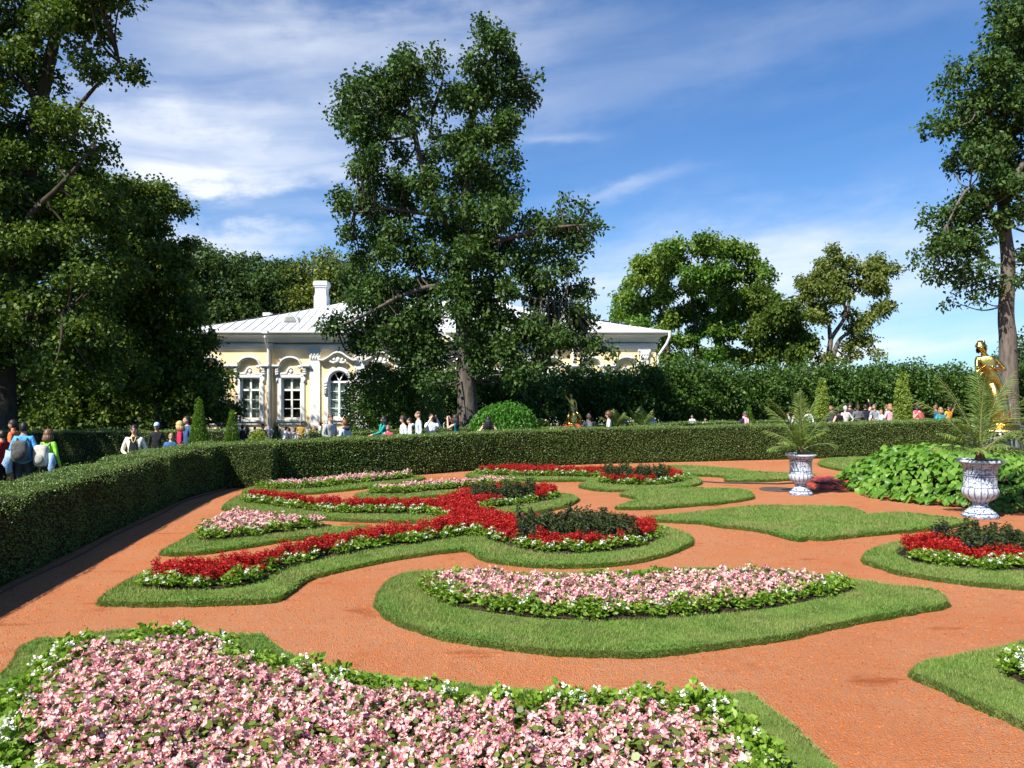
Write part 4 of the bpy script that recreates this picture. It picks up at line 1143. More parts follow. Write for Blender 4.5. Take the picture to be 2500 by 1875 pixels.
surface_plant('clipped_lime', 'shaded shrub between the rounded shrub and the oak trunk', 'shrub', (p[0], 33.5, 0), superell(1.2, 1.2, 0.0, p[2] + .3, 2.6), 9000, 0.11, M['hedge'], (1.5, .1), asp=0.7, jit=0.12)
p = at(1230, 985, 28.6)
surface_plant('vine_dome', 'bright green leafy dome bush beside the oak trunk', 'shrub', (p[0], 28.6, 0), superell(1.28, 1.2, -0.9, 1.98, 2.1), 11000, 0.115, M['vine'], None, asp=0.5, jit=0.08, clumpy=0.05, upbias=-0.35, droop=0.5)
for (x, ty, d, r, lab, m, lf, N) in ((485, 968, 21.4, 0.37, 'bright green cone topiary, the larger one behind the left hedge corner', 'thuja', 0.045, 15000), (566, 997, 25.0, 0.32, 'bright green cone topiary in front of the left window', 'thuja', 0.05, 10000),
                                 (677, 1033, 37.0, 0.25, 'small cone topiary before the seated guests', 'thuja', 0.06, 2500), (1829, 984, 34.0, 0.27, 'small cone topiary beside the man with the pink scarf', 'thuja', 0.06, 3500)):
    p = at(x, ty, d); g0 = float(gz(p[0], d))
    surface_plant('cone_topiary', lab, 'topiary', (p[0], d, g0), cone(r * 1.08, p[2] - g0), N, lf, M[m], (1.0, .04), asp=0.4, jit=0.025, clumpy=0.015, upbias=0.5, droop=-0.1)
for (x, ty, d, r, lab) in ((2007, 919, 37.0, 0.33, 'narrow ivy covered column topiary beside the dark jacketed man'), (2204, 899, 32.5, 0.36, 'tall broad ivy covered column topiary by the crowd')):
    p = at(x, ty, d)
    surface_plant('ivy_column', lab, 'topiary', (p[0], d, 0), cone(r, p[2], 0, 0.15, 0.25), 8000, 0.06, M['ivy'], (1.5, .04), asp=0.75, jit=0.04, clumpy=0.03, upbias=-0.1, droop=0.3)
p = at(628, 1052, 27)
surface_plant('golden_shrub', 'rounded yellow green shrub behind the left part of the back hedge', 'shrub', (p[0], 27, 0), superell(0.34, 0.34, 0.0, p[2] + .02, 2.2), 3000, 0.05, M['ivy'], (.5, .03), asp=0.7, jit=0.05, clumpy=0.03)

# ------------------------------------------------------------------ the pavilion
def plaster(name, c, var=0.05):
    m, nt, b, o = nodemat(name)
    n = noise(nt, 0.9, 6, 0.65)
    n2 = noise(nt, 5.0, 4, 0.6, stretch=(1, 1, 0.25))
    col = ramp(nt, n.outputs['Fac'], [(0.3, tuple(x * (1 - var) for x in c)), (0.7, tuple(min(1, x * (1 + var)) for x in c))])
    col = mixc_(nt, ramp(nt, n2.outputs['Fac'], [(0.55, (0, 0, 0)), (0.8, (0.22, 0.22, 0.22))]), col, tuple(x * 0.72 for x in c))
    lk(nt, col, b.inputs['Base Color'])
    b.inputs['Roughness'].default_value = 0.85
    b.inputs['Specular IOR Level'].default_value = 0.15
    bump(nt, noise(nt, 30, 4).outputs['Fac'], b, 0.15, 0.01)
    return m
M['yellow_wall'] = plaster('yellow_plaster', (0.84, 0.66, 0.39))
M['white'] = plaster('white_plaster', (0.73, 0.725, 0.70), 0.03)
M['wood_white'] = mat('white_window_wood', (0.82, 0.82, 0.80), 0.45, 0.03)
M['curtain'] = mat('pale_curtain', (0.42, 0.43, 0.38), 0.9, 0.1, 3, stretch=(8, 1, .3))
M['blind'] = mat('pale_blind', (0.62, 0.70, 0.68), 0.9, 0.06, 3)
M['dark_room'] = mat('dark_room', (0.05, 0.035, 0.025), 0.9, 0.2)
def roofmat():
    m, nt, b, o = nodemat('white_metal_roof')
    n = noise(nt, 1.6, 7, 0.7, stretch=(1, 0.7, 0.7))
    oi = nt.nodes.new('ShaderNodeObjectInfo')
    c = ramp(nt, n.outputs['Fac'], [(0.30, (0.40, 0.43, 0.45)), (0.50, (0.54, 0.56, 0.575)), (0.75, (0.63, 0.64, 0.645))])
    t = ramp(nt, oi.outputs['Random'], [(0.0, (0.86, 0.87, 0.88)), (1.0, (1, 1, 1))])
    lk(nt, mixc_(nt, 1.0, c, t, 'MULTIPLY'), b.inputs['Base Color'])
    b.inputs['Roughness'].default_value = 0.55
    b.inputs['Specular IOR Level'].default_value = 0.3
    return m
M['roof'] = roofmat()
def glassmat():
    m, nt, b, o = nodemat('window_glass')
    t = nt.nodes.new('ShaderNodeBsdfTransparent'); t.inputs[0].default_value = (0.86, 0.9, 0.88, 1)
    g = nt.nodes.new('ShaderNodeBsdfGlossy'); g.inputs['Roughness'].default_value = 0.04
    mx = nt.nodes.new('ShaderNodeMixShader'); mx.inputs[0].default_value = 0.14
    lk(nt, t.outputs[0], mx.inputs[1]); lk(nt, g.outputs[0], mx.inputs[2])
    lk(nt, mx.outputs[0], o.inputs['Surface'])
    return m
M['glass'] = glassmat()
KB = 50.0 / F
bx = lambda x: (x - CX) * KB
bz = lambda y: CH - (y - HY) * KB
YF, YW = 50.0, 49.75           # centre block face, wing face
ZB = -1.1
XL, XR = bx(455), bx(1600)
XS0, XS1 = bx(668), bx(1391)   # where the wings step back to the centre block
ZT = bz(838)                   # top of wall under the cornice
pav = empty('garden_pavilion', (bx(1028), YF, -1.0), 0, 'long single storey yellow and white baroque pavilion with white metal roof', 'building')
PL = np.array(pav.location)
wins = [(bx(520), 'w'), (bx(614), 'w'), (bx(711), 'c'), (bx(827), 'a'), (bx(930), 'a'), (bx(1028), 'a'), (bx(1127), 'a'), (bx(1229), 'a'), (bx(1348), 'c'), (bx(1440), 'w'), (bx(1527), 'w')]
WW, WZ0, WZ1 = 0.64, bz(1024), bz(921)
AW, AZ0, AZS = 0.68, bz(1022), bz(930)
wb = MB()
cuts = []
for x, t in wins:
    hw = AW if t == 'a' else WW
    y = YW if t == 'w' else YF
    z0, z1 = (AZ0, AZS + AW) if t == 'a' else (WZ0, WZ1)
    cuts.append((x - hw, x + hw, y, z0, z1))
    wb.box(x - hw, x + hw, y, y + 0.45, ZB, z0)
    wb.box(x - hw, x + hw, y, y + 0.45, z1, ZT)
edges = [XL + 0.05] + [e for c in cuts for e in c[:2]] + [XR - 0.05]
for a, b_ in zip(edges[0::2], edges[1::2]):
    segs = []
    for lo, hi in ((a, b_),):
        pts = [lo] + [s for s in (XS0, XS1) if lo < s < hi] + [hi]
        for p, q in zip(pts[:-1], pts[1:]):
            mid = (p + q) / 2
            wb.box(p, q, YW if (mid < XS0 or mid > XS1) else YF, YF + 0.45, ZB, ZT)
wb.box(XL, XL + 0.4, YW + 0.003, YF + 11.5, ZB, ZT - .003); wb.box(XR - 0.4, XR, YW + 0.003, YF + 11.5, ZB, ZT - .003); wb.box(XL + .4, XR - .4, YF + 11.1, YF + 11.5, ZB, ZT)
wb.build('wall', M['yellow_wall'], pav)
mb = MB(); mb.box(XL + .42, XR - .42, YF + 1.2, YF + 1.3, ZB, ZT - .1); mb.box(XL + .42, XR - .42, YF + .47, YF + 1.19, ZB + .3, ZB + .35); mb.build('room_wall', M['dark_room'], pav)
# plinth, string course, coved cornice
mb = MB()
for a, b_, y in ((XL - .03, XS0, YW), (XS0 + .002, XS1 - .002, YF), (XS1, XR + .03, YW)):
    mb.box(a, b_, y - 0.10, y - 0.002, ZB, bz(1046))
mb.build('plinth', M['white'], pav)
mb = MB()
for a, b_, y in ((XL - .06, XS0 + .06, YW), (XS0 + .062, XS1 - .062, YF), (XS1 - .06, XR + .06, YW)):
    mb.box(a, b_, y - 0.09, y - 0.002, bz(853), bz(847)); mb.box(a, b_, y - 0.15, y - 0.003, bz(846.8), bz(841.5))
mb.build('string_course', M['white'], pav)
mb = MB()
prof = [(0.06, 0.0), (0.10, 0.03), (0.14, 0.16), (0.24, 0.30), (0.42, 0.40), (0.60, 0.44), (0.60, 0.50), (0.72, 0.52), (0.72, 0.66), (0.0, 0.66)]
ring = []
ze = bz(811) - 0.66
for dx, dz in prof:
    ring.append([(XL - dx, YW - dx, ze + dz), (XR + dx, YW - dx, ze + dz), (XR + dx, YF + 11.5 + dx, ze + dz), (XL - dx, YF + 11.5 + dx, ze + dz)])
V = np.array(ring).reshape(-1, 3); f = []
for i in range(len(prof) - 1):
    for k in range(4):
        f.append((i * 4 + k, i * 4 + (k + 1) % 4, (i + 1) * 4 + (k + 1) % 4, (i + 1) * 4 + k))
mb.add(V, f)
mb.build('cornice', M['white'], pav)
# pilasters with carved capitals
for x0, x1, y in ((bx(757), bx(782), YF), (bx(866), bx(894), YF), (bx(965), bx(990), YF), (bx(1066), bx(1091), YF), (bx(1164), bx(1190), YF), (bx(1275), bx(1300), YF), (bx(1560), bx(1581), YW), (bx(470), bx(492), YW)):
    zc = bz(878)
    m = MB(); m.box(x0, x1, y - 0.10, y - 0.001, ZB, zc); m.box(x0 - .05, x1 + .05, y - .13, y - 0.002, bz(1046), bz(1034))
    po = m.build('pilaster', M['white'], pav)
    m = MB(); xm = (x0 + x1) / 2; w = (x1 - x0) / 2
    zt = bz(854)
    m.prism([(x0 + .02, zc), (x1 - .02, zc), (x1 + .06, zt - .12), (x1 + .1, zt), (x0 - .1, zt), (x0 - .06, zt - .12)], y - 0.14, y - 0.003)
    for k in range(4):
        m.ball((x0 + w * (0.25 + 0.5 * k), y - .15, zc + .14), (.06, .05, .11), 8)
    for k in range(3):
        m.ball((x0 + w * (0.4 + 0.6 * k), y - .16, zc + .33), (.07, .05, .10), 8)
    for sx in (-1, 1):
        m.tube([(xm + sx * (w + .02), y - .15, zc + .42), (xm + sx * (w + .10), y - .18, zc + .50), (xm + sx * (w + .10), y - .20, zc + .56), (xm + sx * (w + .02), y - .18, zc + .55)], .045, 6)
    m.build('capital', M['white'], po, smooth=False)
def hood(m, path, x, y, zb, dep=0.30, th=0.15):
    P = np.array(path, float)
    for k, (dd, t0, t1) in enumerate(((dep, th * .45, th), (dep * .72, 0.0, th * .449))):
        n = len(P)
        lo, hi = P + np.array((0, t0)), P + np.array((0, t1))
        V = [(x + a, y - dd, zb + b) for a, b in lo] + [(x + a, y - dd, zb + b) for a, b in hi] + [(x + a, y - .001, zb + b) for a, b in lo] + [(x + a, y - .001, zb + b) for a, b in hi]
        f = []
        for i in range(n - 1):
            f += [(i, i + 1, n + i + 1, n + i), (n + i, n + i + 1, 3 * n + i + 1, 3 * n + i), (2 * n + i, 2 * n + i + 1, i + 1, i)]
        f += [(0, n, 3 * n, 2 * n), (n - 1, 3 * n - 1, 4 * n - 1, 2 * n - 1)]
        m.add(V, f)
def scroll(m, x, y, z, s=1.0):
    m.box(x - .10 * s, x + .10 * s, y - .14, y - .003, z - .34 * s, z)
    for k, (dz, r) in enumerate(((-.05, .09), (-.20, .07), (-.33, .055))):
        m.ball((x - .04 * s, y - .16, z + dz * s), (.06 * s, .07, r * s), 8); m.ball((x + .05 * s, y - .17, z + dz * s + .02), (.055 * s, .07, r * s), 8)
for x, t in wins:
    y = YW if t == 'w' else YF
    arch = t == 'a'
    hw = AW if arch else WW
    z0 = AZ0 if arch else WZ0
    z1 = AZS if arch else WZ1
    wroot = MB()
    fw = 0.12
    yi = y + 0.14
    # wooden frame and glazing bars
    m = wroot
    m.box(x - hw, x - hw + fw, yi, yi + .09, z0, z1); m.box(x + hw - fw, x + hw, yi, yi + .09, z0, z1)
    m.box(x - hw + fw, x + hw - fw, yi, yi + .09, z0, z0 + fw); m.box(x - hw + fw, x + hw - fw, yi, yi + .09, z1 - fw, z1)
    zt = z0 + (z1 - z0) * (0.70 if not arch else 1.0)
    if not arch:
        m.box(x - hw + fw, x + hw - fw, yi - .02, yi + .09, zt - .06, zt + .06)
    m.box(x - .055, x + .055, yi - .02, yi + .091, z0 + fw, zt - (.06 if not arch else fw))
    if not arch:
        m.box(x - .055, x + .055, yi - .02, yi + .091, zt + .06, z1 - fw)
    rows = 3 if not arch else 4
    zl, zh = z0 + fw, zt - (.06 if not arch else fw)
    for r in range(1, rows):
        zz_ = zl + (zh - zl) * r / rows
        for a, b_ in ((x - hw + fw, x - .055), (x + .055, x + hw - fw)):
            m.box(a, b_, yi + .02, yi + .07, zz_ - .022, zz_ + .022)
    if arch:
        arc = [(x + math.cos(t_) * (hw - .001), z1 + math.sin(t_) * (hw - .001)) for t_ in np.linspace(0, math.pi, 17)]
        arc2 = [(x + math.cos(t_) * (hw - fw), z1 + math.sin(t_) * (hw - fw)) for t_ in np.linspace(math.pi, 0, 17)]
        for i in range(16):
            m.prism([arc[i], arc[i + 1], arc2[15 - i], arc2[16 - i]], yi, yi + .09)
        for a in (1.05, 2.09):
            c, s = math.cos(a), math.sin(a)
            m.prism([(x - s * .03, z1 + c * .03), (x + c * (hw - fw) - s * .03, z1 + s * (hw - fw) + c * .03), (x + c * (hw - fw) + s * .03, z1 + s * (hw - fw) - c * .03), (x + s * .03, z1 - c * .03)], yi + .01, yi + .08)
    wo_ = wroot.build('window', M['wood_white'], pav)
    # panes
    for a, b_ in ((x - hw + fw, x - .055), (x + .055, x + hw - fw)):
        for r in range(rows):
            p0, p1 = zl + (zh - zl) * r / rows, zl + (zh - zl) * (r + 1) / rows
            q = MB(); q.box(a - .01, b_ + .01, yi + .04, yi + .048, p0, p1); q.build('pane', M['glass'], wo_)
        if not arch:
            q = MB(); q.box(a - .01, b_ + .01, yi + .04, yi + .048, zt + .05, z1 - fw + .01); q.build('pane', M['glass'], wo_)
    if arch:
        q = MB(); q.prism([(x + math.cos(t_) * (hw - .1), z1 + math.sin(t_) * (hw - .1)) for t_ in np.linspace(0, math.pi, 15)], yi + .04, yi + .048); q.build('pane', M['glass'], wo_)
    # what hangs behind the glass
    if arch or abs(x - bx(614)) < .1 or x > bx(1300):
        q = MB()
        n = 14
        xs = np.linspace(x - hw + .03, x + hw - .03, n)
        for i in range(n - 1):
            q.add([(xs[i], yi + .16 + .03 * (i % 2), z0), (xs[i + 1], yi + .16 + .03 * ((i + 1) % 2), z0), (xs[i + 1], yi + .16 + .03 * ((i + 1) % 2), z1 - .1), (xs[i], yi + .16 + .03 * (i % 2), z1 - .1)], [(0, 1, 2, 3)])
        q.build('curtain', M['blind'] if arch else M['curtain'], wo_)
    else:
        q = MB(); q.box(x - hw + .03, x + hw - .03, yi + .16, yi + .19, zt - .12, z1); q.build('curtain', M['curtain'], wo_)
    # plaster surround, sill, hood with carving
    m = MB()
    so = hw + 0.20
    m.box(x - so, x - hw + .02, y - .07, y + .13, z0 - .02, z1 + (.06 if not arch else .0)); m.box(x + hw - .02, x + so, y - .07, y + .13, z0 - .02, z1 + (.06 if not arch else .0))
    if not arch:
        m.box(x - hw + .02, x + hw - .02, y - .07, y + .13, z1 - .02, z1 + .16)
        m.prism([(x - so, z1 + .061), (x - hw + .019, z1 + .061), (x - hw + .019, z1 + .17), (x - .28, z1 + .20), (x - .13, z1 + .50), (x, z1 + .58), (x + .13, z1 + .50), (x + .28, z1 + .20), (x + hw - .019, z1 + .17), (x + hw - .019, z1 + .061), (x + so, z1 + .061), (x + so, z1 + .24), (x + .34, z1 + .34), (x + .18, z1 + .60), (x, z1 + .70), (x - .18, z1 + .60), (x - .34, z1 + .34), (x - so, z1 + .24)], y - .09, y - .001)
        m.ball((x, y - .06, z1 + .36), (.10, .06, .13), 10)
        m.box(x - .20, x + .20, y - .05, y - .002, z1 + .165, z1 + .26)
    else:
        a1 = [(x + math.cos(t_) * so, z1 + math.sin(t_) * so) for t_ in np.linspace(0, math.pi, 19)]
        a2 = [(x + math.cos(t_) * (hw - .02), z1 + math.sin(t_) * (hw - .02)) for t_ in np.linspace(0, math.pi, 19)]
        for i in range(18):
            m.prism([a2[i], a1[i], a1[i + 1], a2[i + 1]], y - .10, y + .13)
        # spandrels closing the square opening around the arch
        for sx in (-1, 1):
            pts = [(x + sx * (hw + .001), z1), (x + sx * (hw + .001), z1 + hw + .001), (x, z1 + hw + .001)] + [(x + sx * math.sin(t_) * (hw - .01), z1 + math.cos(t_) * (hw - .01)) for t_ in np.linspace(0.02, math.pi / 2, 9)]
            m.prism(pts if sx > 0 else pts[::-1], y + .003, y + .13)
        m.box(x - so - .12, x - hw + .02, y - .14, y - .001, z1 - .05, z1 + .10); m.box(x + hw - .02, x + so + .12, y - .14, y - .001, z1 - .05, z1 + .10)
    m.build('surround', M['white'], wo_)
    m = MB()
    m.box(x - so - .04, x + so + .04, y - .20, y - .003, z0 - .12, z0 - .03); m.box(x - so + .05, x + so - .05, y - .12, y - .004, z0 - .30, z0 - .121)
    m.build('sill', M['white'], wo_)
    m = MB()
    if not arch:
        zb_ = bz(898)
        path = [(-1.22, 0.0), (-0.72, 0.0)] + [(-.66 * math.cos(t_), .04 + .50 * math.sin(t_)) for t_ in np.linspace(0.12, math.pi - .12, 13)] + [(0.72, 0.0), (1.22, 0.0)]
        hood(m, path, x, y, zb_, 0.32, 0.20)
    else:
        zb_ = bz(884)
        path = [(-1.20, 0.02), (-0.92, 0.0), (-0.62, 0.16), (-0.26, 0.42), (0.0, 0.50), (0.26, 0.42), (0.62, 0.16), (0.92, 0.0), (1.20, 0.02)]
        hood(m, path, x, y, zb_, 0.34, 0.20)
    ho = m.build('hood', M['white'], wo_)
    m = MB()
    if not arch:
        for sx in (-1, 1):
            scroll(m, x + sx * (hw + .22), y, zb_ - .05, 1.1)
            m.box(x + sx * (hw + .22) - .07, x + sx * (hw + .22) + .07, y - .09, y - .004, zb_ - .95, zb_ - .47)
        for a, r in ((.52, .09), (.60, .12), (.47, .07)):
            m.ball((x + a, y - .2, zb_ + .1 - abs(a - .55)), (r, .1, r), 8)
    else:
        for sx in (-1, 1):
            scroll(m, x + sx * (hw + .12), y, z1 - .06, 1.2)
            scroll(m, x + sx * (hw + .16), y, z1 - .48, 0.9)
        m.ball((x, y - .2, zb_ + .12), (.14, .14, .2), 10)
        for sx in (-1, 1):
            m.tube([(x + sx * .1, y - .17, zb_ + .02), (x + sx * .3, y - .2, zb_ - .06), (x + sx * .5, y - .18, zb_ + .06), (x + sx * .42, y - .18, zb_ + .16)], [.1, .09, .07, .04], 7)
            m.ball((x + sx * .25, y - .2, zb_ + .16), .1, 8)
    m.build('carving', M['white'], ho, smooth=True)
# roof: standing seam sheets laid side by side
EO = 0.75
ex0, ex1, ey0, ey1, zE = XL - EO, XR + EO, YW - EO, YF + 11.5 + EO, bz(811) + 0.012
YR = (ey0 + ey1) / 2
rx0, rx1, zR = (840 - CX) * YR / F, (1215 - CX) * YR / F, CH - (738 - HY) * YR / F
roof_m = MB()
kx, ky = 0.30, 0.14            # the slope flattens towards the eaves
def slope_pts(x):
    """front slope polyline over x: eave, kick, top"""
    if x < rx0: t = (x - ex0) / (rx0 - ex0)
    elif x > rx1: t = (ex1 - x) / (ex1 - rx1)
    else: t = 1.0
    return t
def on_slope(x, s):
    """point on the front slope at fraction s of the way to the ridge"""
    y = ey0 + (YR - ey0) * s
    z = zE + (zR - zE) * (0.78 * s + 0.22 * s * s)
    return (x, y, z)
V = [on_slope(ex0, 0), on_slope(ex1, 0)]
cp = [(ex0, ey0, zE - .03), (ex1, ey0, zE - .03), (ex1, ey1, zE - .03), (ex0, ey1, zE - .03), (rx0, YR, zR - .05), (rx1, YR, zR - .05)]
roof_m.add(cp, [(1, 2, 5), (2, 3, 4, 5), (3, 0, 4)])
# slope under the front sheets, a little lower
for i in range(12):
    pass
roof_o = roof_m.build('roof', M['roof'], pav)
xs = np.arange(ex0, ex1 + .01, (ex1 - ex0) / 54)
for a, b_ in zip(xs[:-1], xs[1:]):
    ta, tb = slope_pts(a), slope_pts(b_)
    m = MB()
    ns = 4
    th = 0.02
    A = [on_slope(a + .012, ta * k / ns) for k in range(ns + 1)]
    B = [on_slope(b_ - .012, tb * k / ns) for k in range(ns + 1)]
    V = A + B
    m.add(V, [(k, ns + 1 + k, ns + 2 + k, k + 1) for k in range(ns)])
    # raised seam
    for k in range(ns):
        p, q = np.array(B[k]), np.array(B[k + 1])
        w, u = np.array((.022, 0, 0)), np.array((0, -.015, .042))
        if tb > .02:
            m.add([p - w, p + w, q + w, q - w, p - w + u, p + w + u, q + w + u, q - w + u], [(4, 5, 6, 7), (0, 1, 5, 4), (1, 2, 6, 5), (3, 0, 4, 7), (2, 3, 7, 6)])
    m.build('roof_sheet', M['roof'], roof_o)
m = MB(); m.box(ex0, ex1, ey0 - .02, ey0 + .02, zE - .10, zE + .02); m.box(rx0 - .1, rx1 + .1, YR - .12, YR + .12, zR - .08, zR + .06)
m.build('roof_trim', M['white'], roof_o)
# chimneys, lucarne, small ridge hatch
for x in (786, 1224):
    X = (x - CX) * YR / F
    kc = .86
    m = MB(); z0, z1 = zR - 0.5, CH - (688 - HY) * YR / F
    m.box(X - kc * .50, X + kc * .50, YR - .55, YR + .55, z0, z0 + .85); m.prism([(X - kc * .5, z0 + .85), (X + kc * .5, z0 + .85), (X + kc * .43, z0 + 1.05), (X - kc * .43, z0 + 1.05)], YR - .5, YR + .5)
    m.box(X - kc * .43, X + kc * .43, YR - .48, YR + .48, z0 + 1.051, z1 - .42); m.box(X - kc * .20, X + kc * .20, YR - .50, YR - .481, z0 + 1.2, z1 - .6)
    m.box(X - kc * .50, X + kc * .50, YR - .55, YR + .55, z1 - .419, z1 - .30); m.box(X - kc * .56, X + kc * .56, YR - .6, YR + .6, z1 - .299, z1 - .14); m.box(X - kc * .52, X + kc * .52, YR - .56, YR + .56, z1 - .139, z1)
    m.build('chimney', M['white'], roof_o)
for x in (725, 1330):
    s = 0.40
    X = (x - CX) * 52.7 / F
    p = on_slope(X, s)
    m = MB(); r = .56
    arc = [(X + r * math.cos(t_), p[2] - .2 + r * .95 * math.sin(t_)) for t_ in np.linspace(0, math.pi, 15)]
    m.prism(arc, p[1] - .62, p[1] + 1.6)
    lo = m.build('lucarne', M['roof'], roof_o)
    m = MB(); r = .40
    m.prism([(X + r * math.cos(t_), p[2] - .12 + r * .9 * math.sin(t_)) for t_ in np.linspace(0, math.pi, 13)], p[1] - .64, p[1] - .622)
    for k in range(4):
        m.box(X - .36 + .03 * k, X + .36 - .03 * k, p[1] - .67, p[1] - .641, p[2] - .10 + .08 * k, p[2] - .06 + .08 * k)
    lo.name = 'lucarne'
    m.build('lucarne_louvre', mat('grey_louvre', (0.42, 0.42, 0.40), .7), roof_o)
m = MB(); X = (660 - CX) * YR / F; m.box(X - .25, X + .25, YR - .9, YR - .3, zR - 1.05, zR - .80); m.build('roof_hatch', M['white'], roof_o)
# central pediment
m = MB(); X0, X1, XM = bx(955), bx(1100), bx(1028)
m.prism([(X0, bz(836)), (X1, bz(836)), (XM, bz(790))], YF - .85, YF + 3)
m.build('pediment', M['yellow_wall'], pav)
m = MB(); 
for a, b_ in (((X0 - .25, bz(838)), (XM, bz(782))), ((XM, bz(782)), (X1 + .25, bz(838)))):
    m.prism([a, b_, (b_[0], b_[1] + .22), (a[0], a[1] + .22)], YF - 1.02, YF + 3.1)
m.build('pediment_cornice', M['white'], pav)
# rain pipes
for x, end in ((660, 0), (1398, 0), (1597, 1)):
    X = bx(x)
    yy = YW - .14
    zt = bz(812)
    m = MB()
    if end:
        X = XR + .10
        m.tube([(XR + .72, YW - .75, zt), (XR + .70, YW - .72, zt - .35), (XR + .55, YW - .6, zt - .75), (X, yy, zt - 1.5), (X, yy, zt - 2.0), (X, yy, ZB)], .09, 8)
    else:
        m.tube([(X, YW - .80, zt + .05), (X, YW - .80, zt - .35), (X, YW - .5, zt - .75), (X, yy, zt - 1.0), (X, yy, ZB)], .085, 8)
        m.box(X - .17, X + .17, YW - .95, YW - .68, zt - .12, zt + .06)
    m.build('rain_pipe', M['white'], pav)

# cafe chairs before the pavilion
M['cane'] = mat('brown_cane', (0.22, 0.11, 0.045), .6)
def cafe_chair(x, d, rz, label):
    X = (x - CX) * d / F
    r = empty('cafe_chair', (X, d, float(gz(X, d))), rz, label, 'chair', 'cafe chairs before the pavilion')
    m = MB(); m.lathe([(.22, .43), (.23, .45), (.22, .47)], 14); m.build('seat', M['cane'], r, world=False)
    m = MB(); m.tube([(-.21, -.18, .46), (-.22, -.20, .75), (-.15, -.22, .93), (0, -.23, .98), (.15, -.22, .93), (.22, -.20, .75), (.21, -.18, .46)], .018, 6)
    for k in (-.1, 0, .1): m.tube([(k, -.19, .47), (k, -.225, .95)], .01, 5)
    m.build('backrest', M['cane'], r, world=False)
    for sx in (-1, 1):
        for sy in (-1, 1):
            m = MB(); m.tube([(sx * .16, sy * .16, .44), (sx * .2, sy * .2, 0)], .016, 6); m.build('leg', M['cane'], r, world=False)
for x, d, rz, lab in ((652, 44.2, 3.0, 'brown cane chair left of the small cone topiary'), (620, 45, 2.6, 'brown cane chair below the left window'), (770, 44.6, 3.4, 'brown cane chair at the foot of the pilaster'), (716, 44.4, 2.9, 'brown cane chair below the dark window')):
    cafe_chair(x, d, rz, lab)

# ------------------------------------------------------------------ urns and palms
def delft(name='blue_white_faience', bands=(), ribs=0, panels=0):
    """white glaze with cobalt sprays; bands: heights of painted rings, panels: painted frames round the body"""
    m, nt, b, o = nodemat(name)
    tcn = nt.nodes.new('ShaderNodeTexCoord')
    s = nt.nodes.new('ShaderNodeSeparateXYZ'); lk(nt, tcn.outputs['Object'], s.inputs[0])
    def mth(op, a, b_=None):
        n = nt.nodes.new('ShaderNodeMath'); n.operation = op
        for i, v in enumerate((a, b_)):
            if v is None: continue
            if isinstance(v, (int, float)): n.inputs[i].default_value = v
            else: lk(nt, v, n.inputs[i])
        return n.outputs[0]
    ang = mth('ARCTAN2', s.outputs[1], s.outputs[0])
    white, blue, mid = (0.50, 0.53, 0.56), (0.045, 0.075, 0.19), (0.18, 0.245, 0.38)
    n = noise(nt, 26, 3, 0.5); n2 = noise(nt, 13, 2, 0.5)
    c = mixc_(nt, ramp(nt, n2.outputs['Fac'], [(0.50, (0, 0, 0)), (0.58, (0.35, 0.35, 0.35))]), white, mid)
    c = mixc_(nt, ramp(nt, n.outputs['Fac'], [(0.535, (0, 0, 0)), (0.57, (0.9, 0.9, 0.9))]), c, blue)
    if panels:
        w = mth('ABSOLUTE', mth('SINE', mth('MULTIPLY', ang, panels / 2)))
        c = mixc_(nt, ramp(nt, w, [(0.06, (1, 1, 1)), (0.10, (0, 0, 0))]), c, blue)
        c = mixc_(nt, ramp(nt, w, [(0.10, (0, 0, 0)), (0.12, (1, 1, 1)), (0.20, (1, 1, 1)), (0.22, (0, 0, 0))]), c, white)
    if ribs:
        w = mth('ABSOLUTE', mth('SINE', mth('MULTIPLY', ang, ribs / 2)))
        c = mixc_(nt, ramp(nt, w, [(0.25, (0.85, 0.85, 0.85)), (0.5, (0, 0, 0))]), white, blue)
        c = mixc_(nt, ramp(nt, n.outputs['Fac'], [(0.56, (0, 0, 0)), (0.6, (0.8, 0.8, 0.8))]), c, mid)
    for z in bands:
        d = mth('ABSOLUTE', mth('SUBTRACT', s.outputs[2], z))
        c = mixc_(nt, ramp(nt, mth('MULTIPLY', d, 20), [(0.14, (1, 1, 1)), (0.2, (0, 0, 0))]), c, blue)
    lk(nt, c, b.inputs['Base Color'])
    b.inputs['Roughness'].default_value = 0.22
    b.inputs['Specular IOR Level'].default_value = 0.5
    return m
M['delft'] = delft(bands=(.055, .12, .555, .80, .84), panels=8)
M['delft_foot'] = delft('faience_foot', bands=(.03, .09, .2))
def delft_plain(nm, c):
    m = mat(nm, c, .25, .25, 14)
    return m
M['delft_rim'] = delft_plain('faience_rim', (0.42, 0.46, 0.52))
M['delft_rib'] = delft('faience_ribs', ribs=18)
M['rachis'] = mat('palm_stalk', (0.20, 0.22, 0.07), .5)
M['palmtrunk'] = mat('palm_trunk', (0.20, 0.11, 0.05), .9, .3, 20)
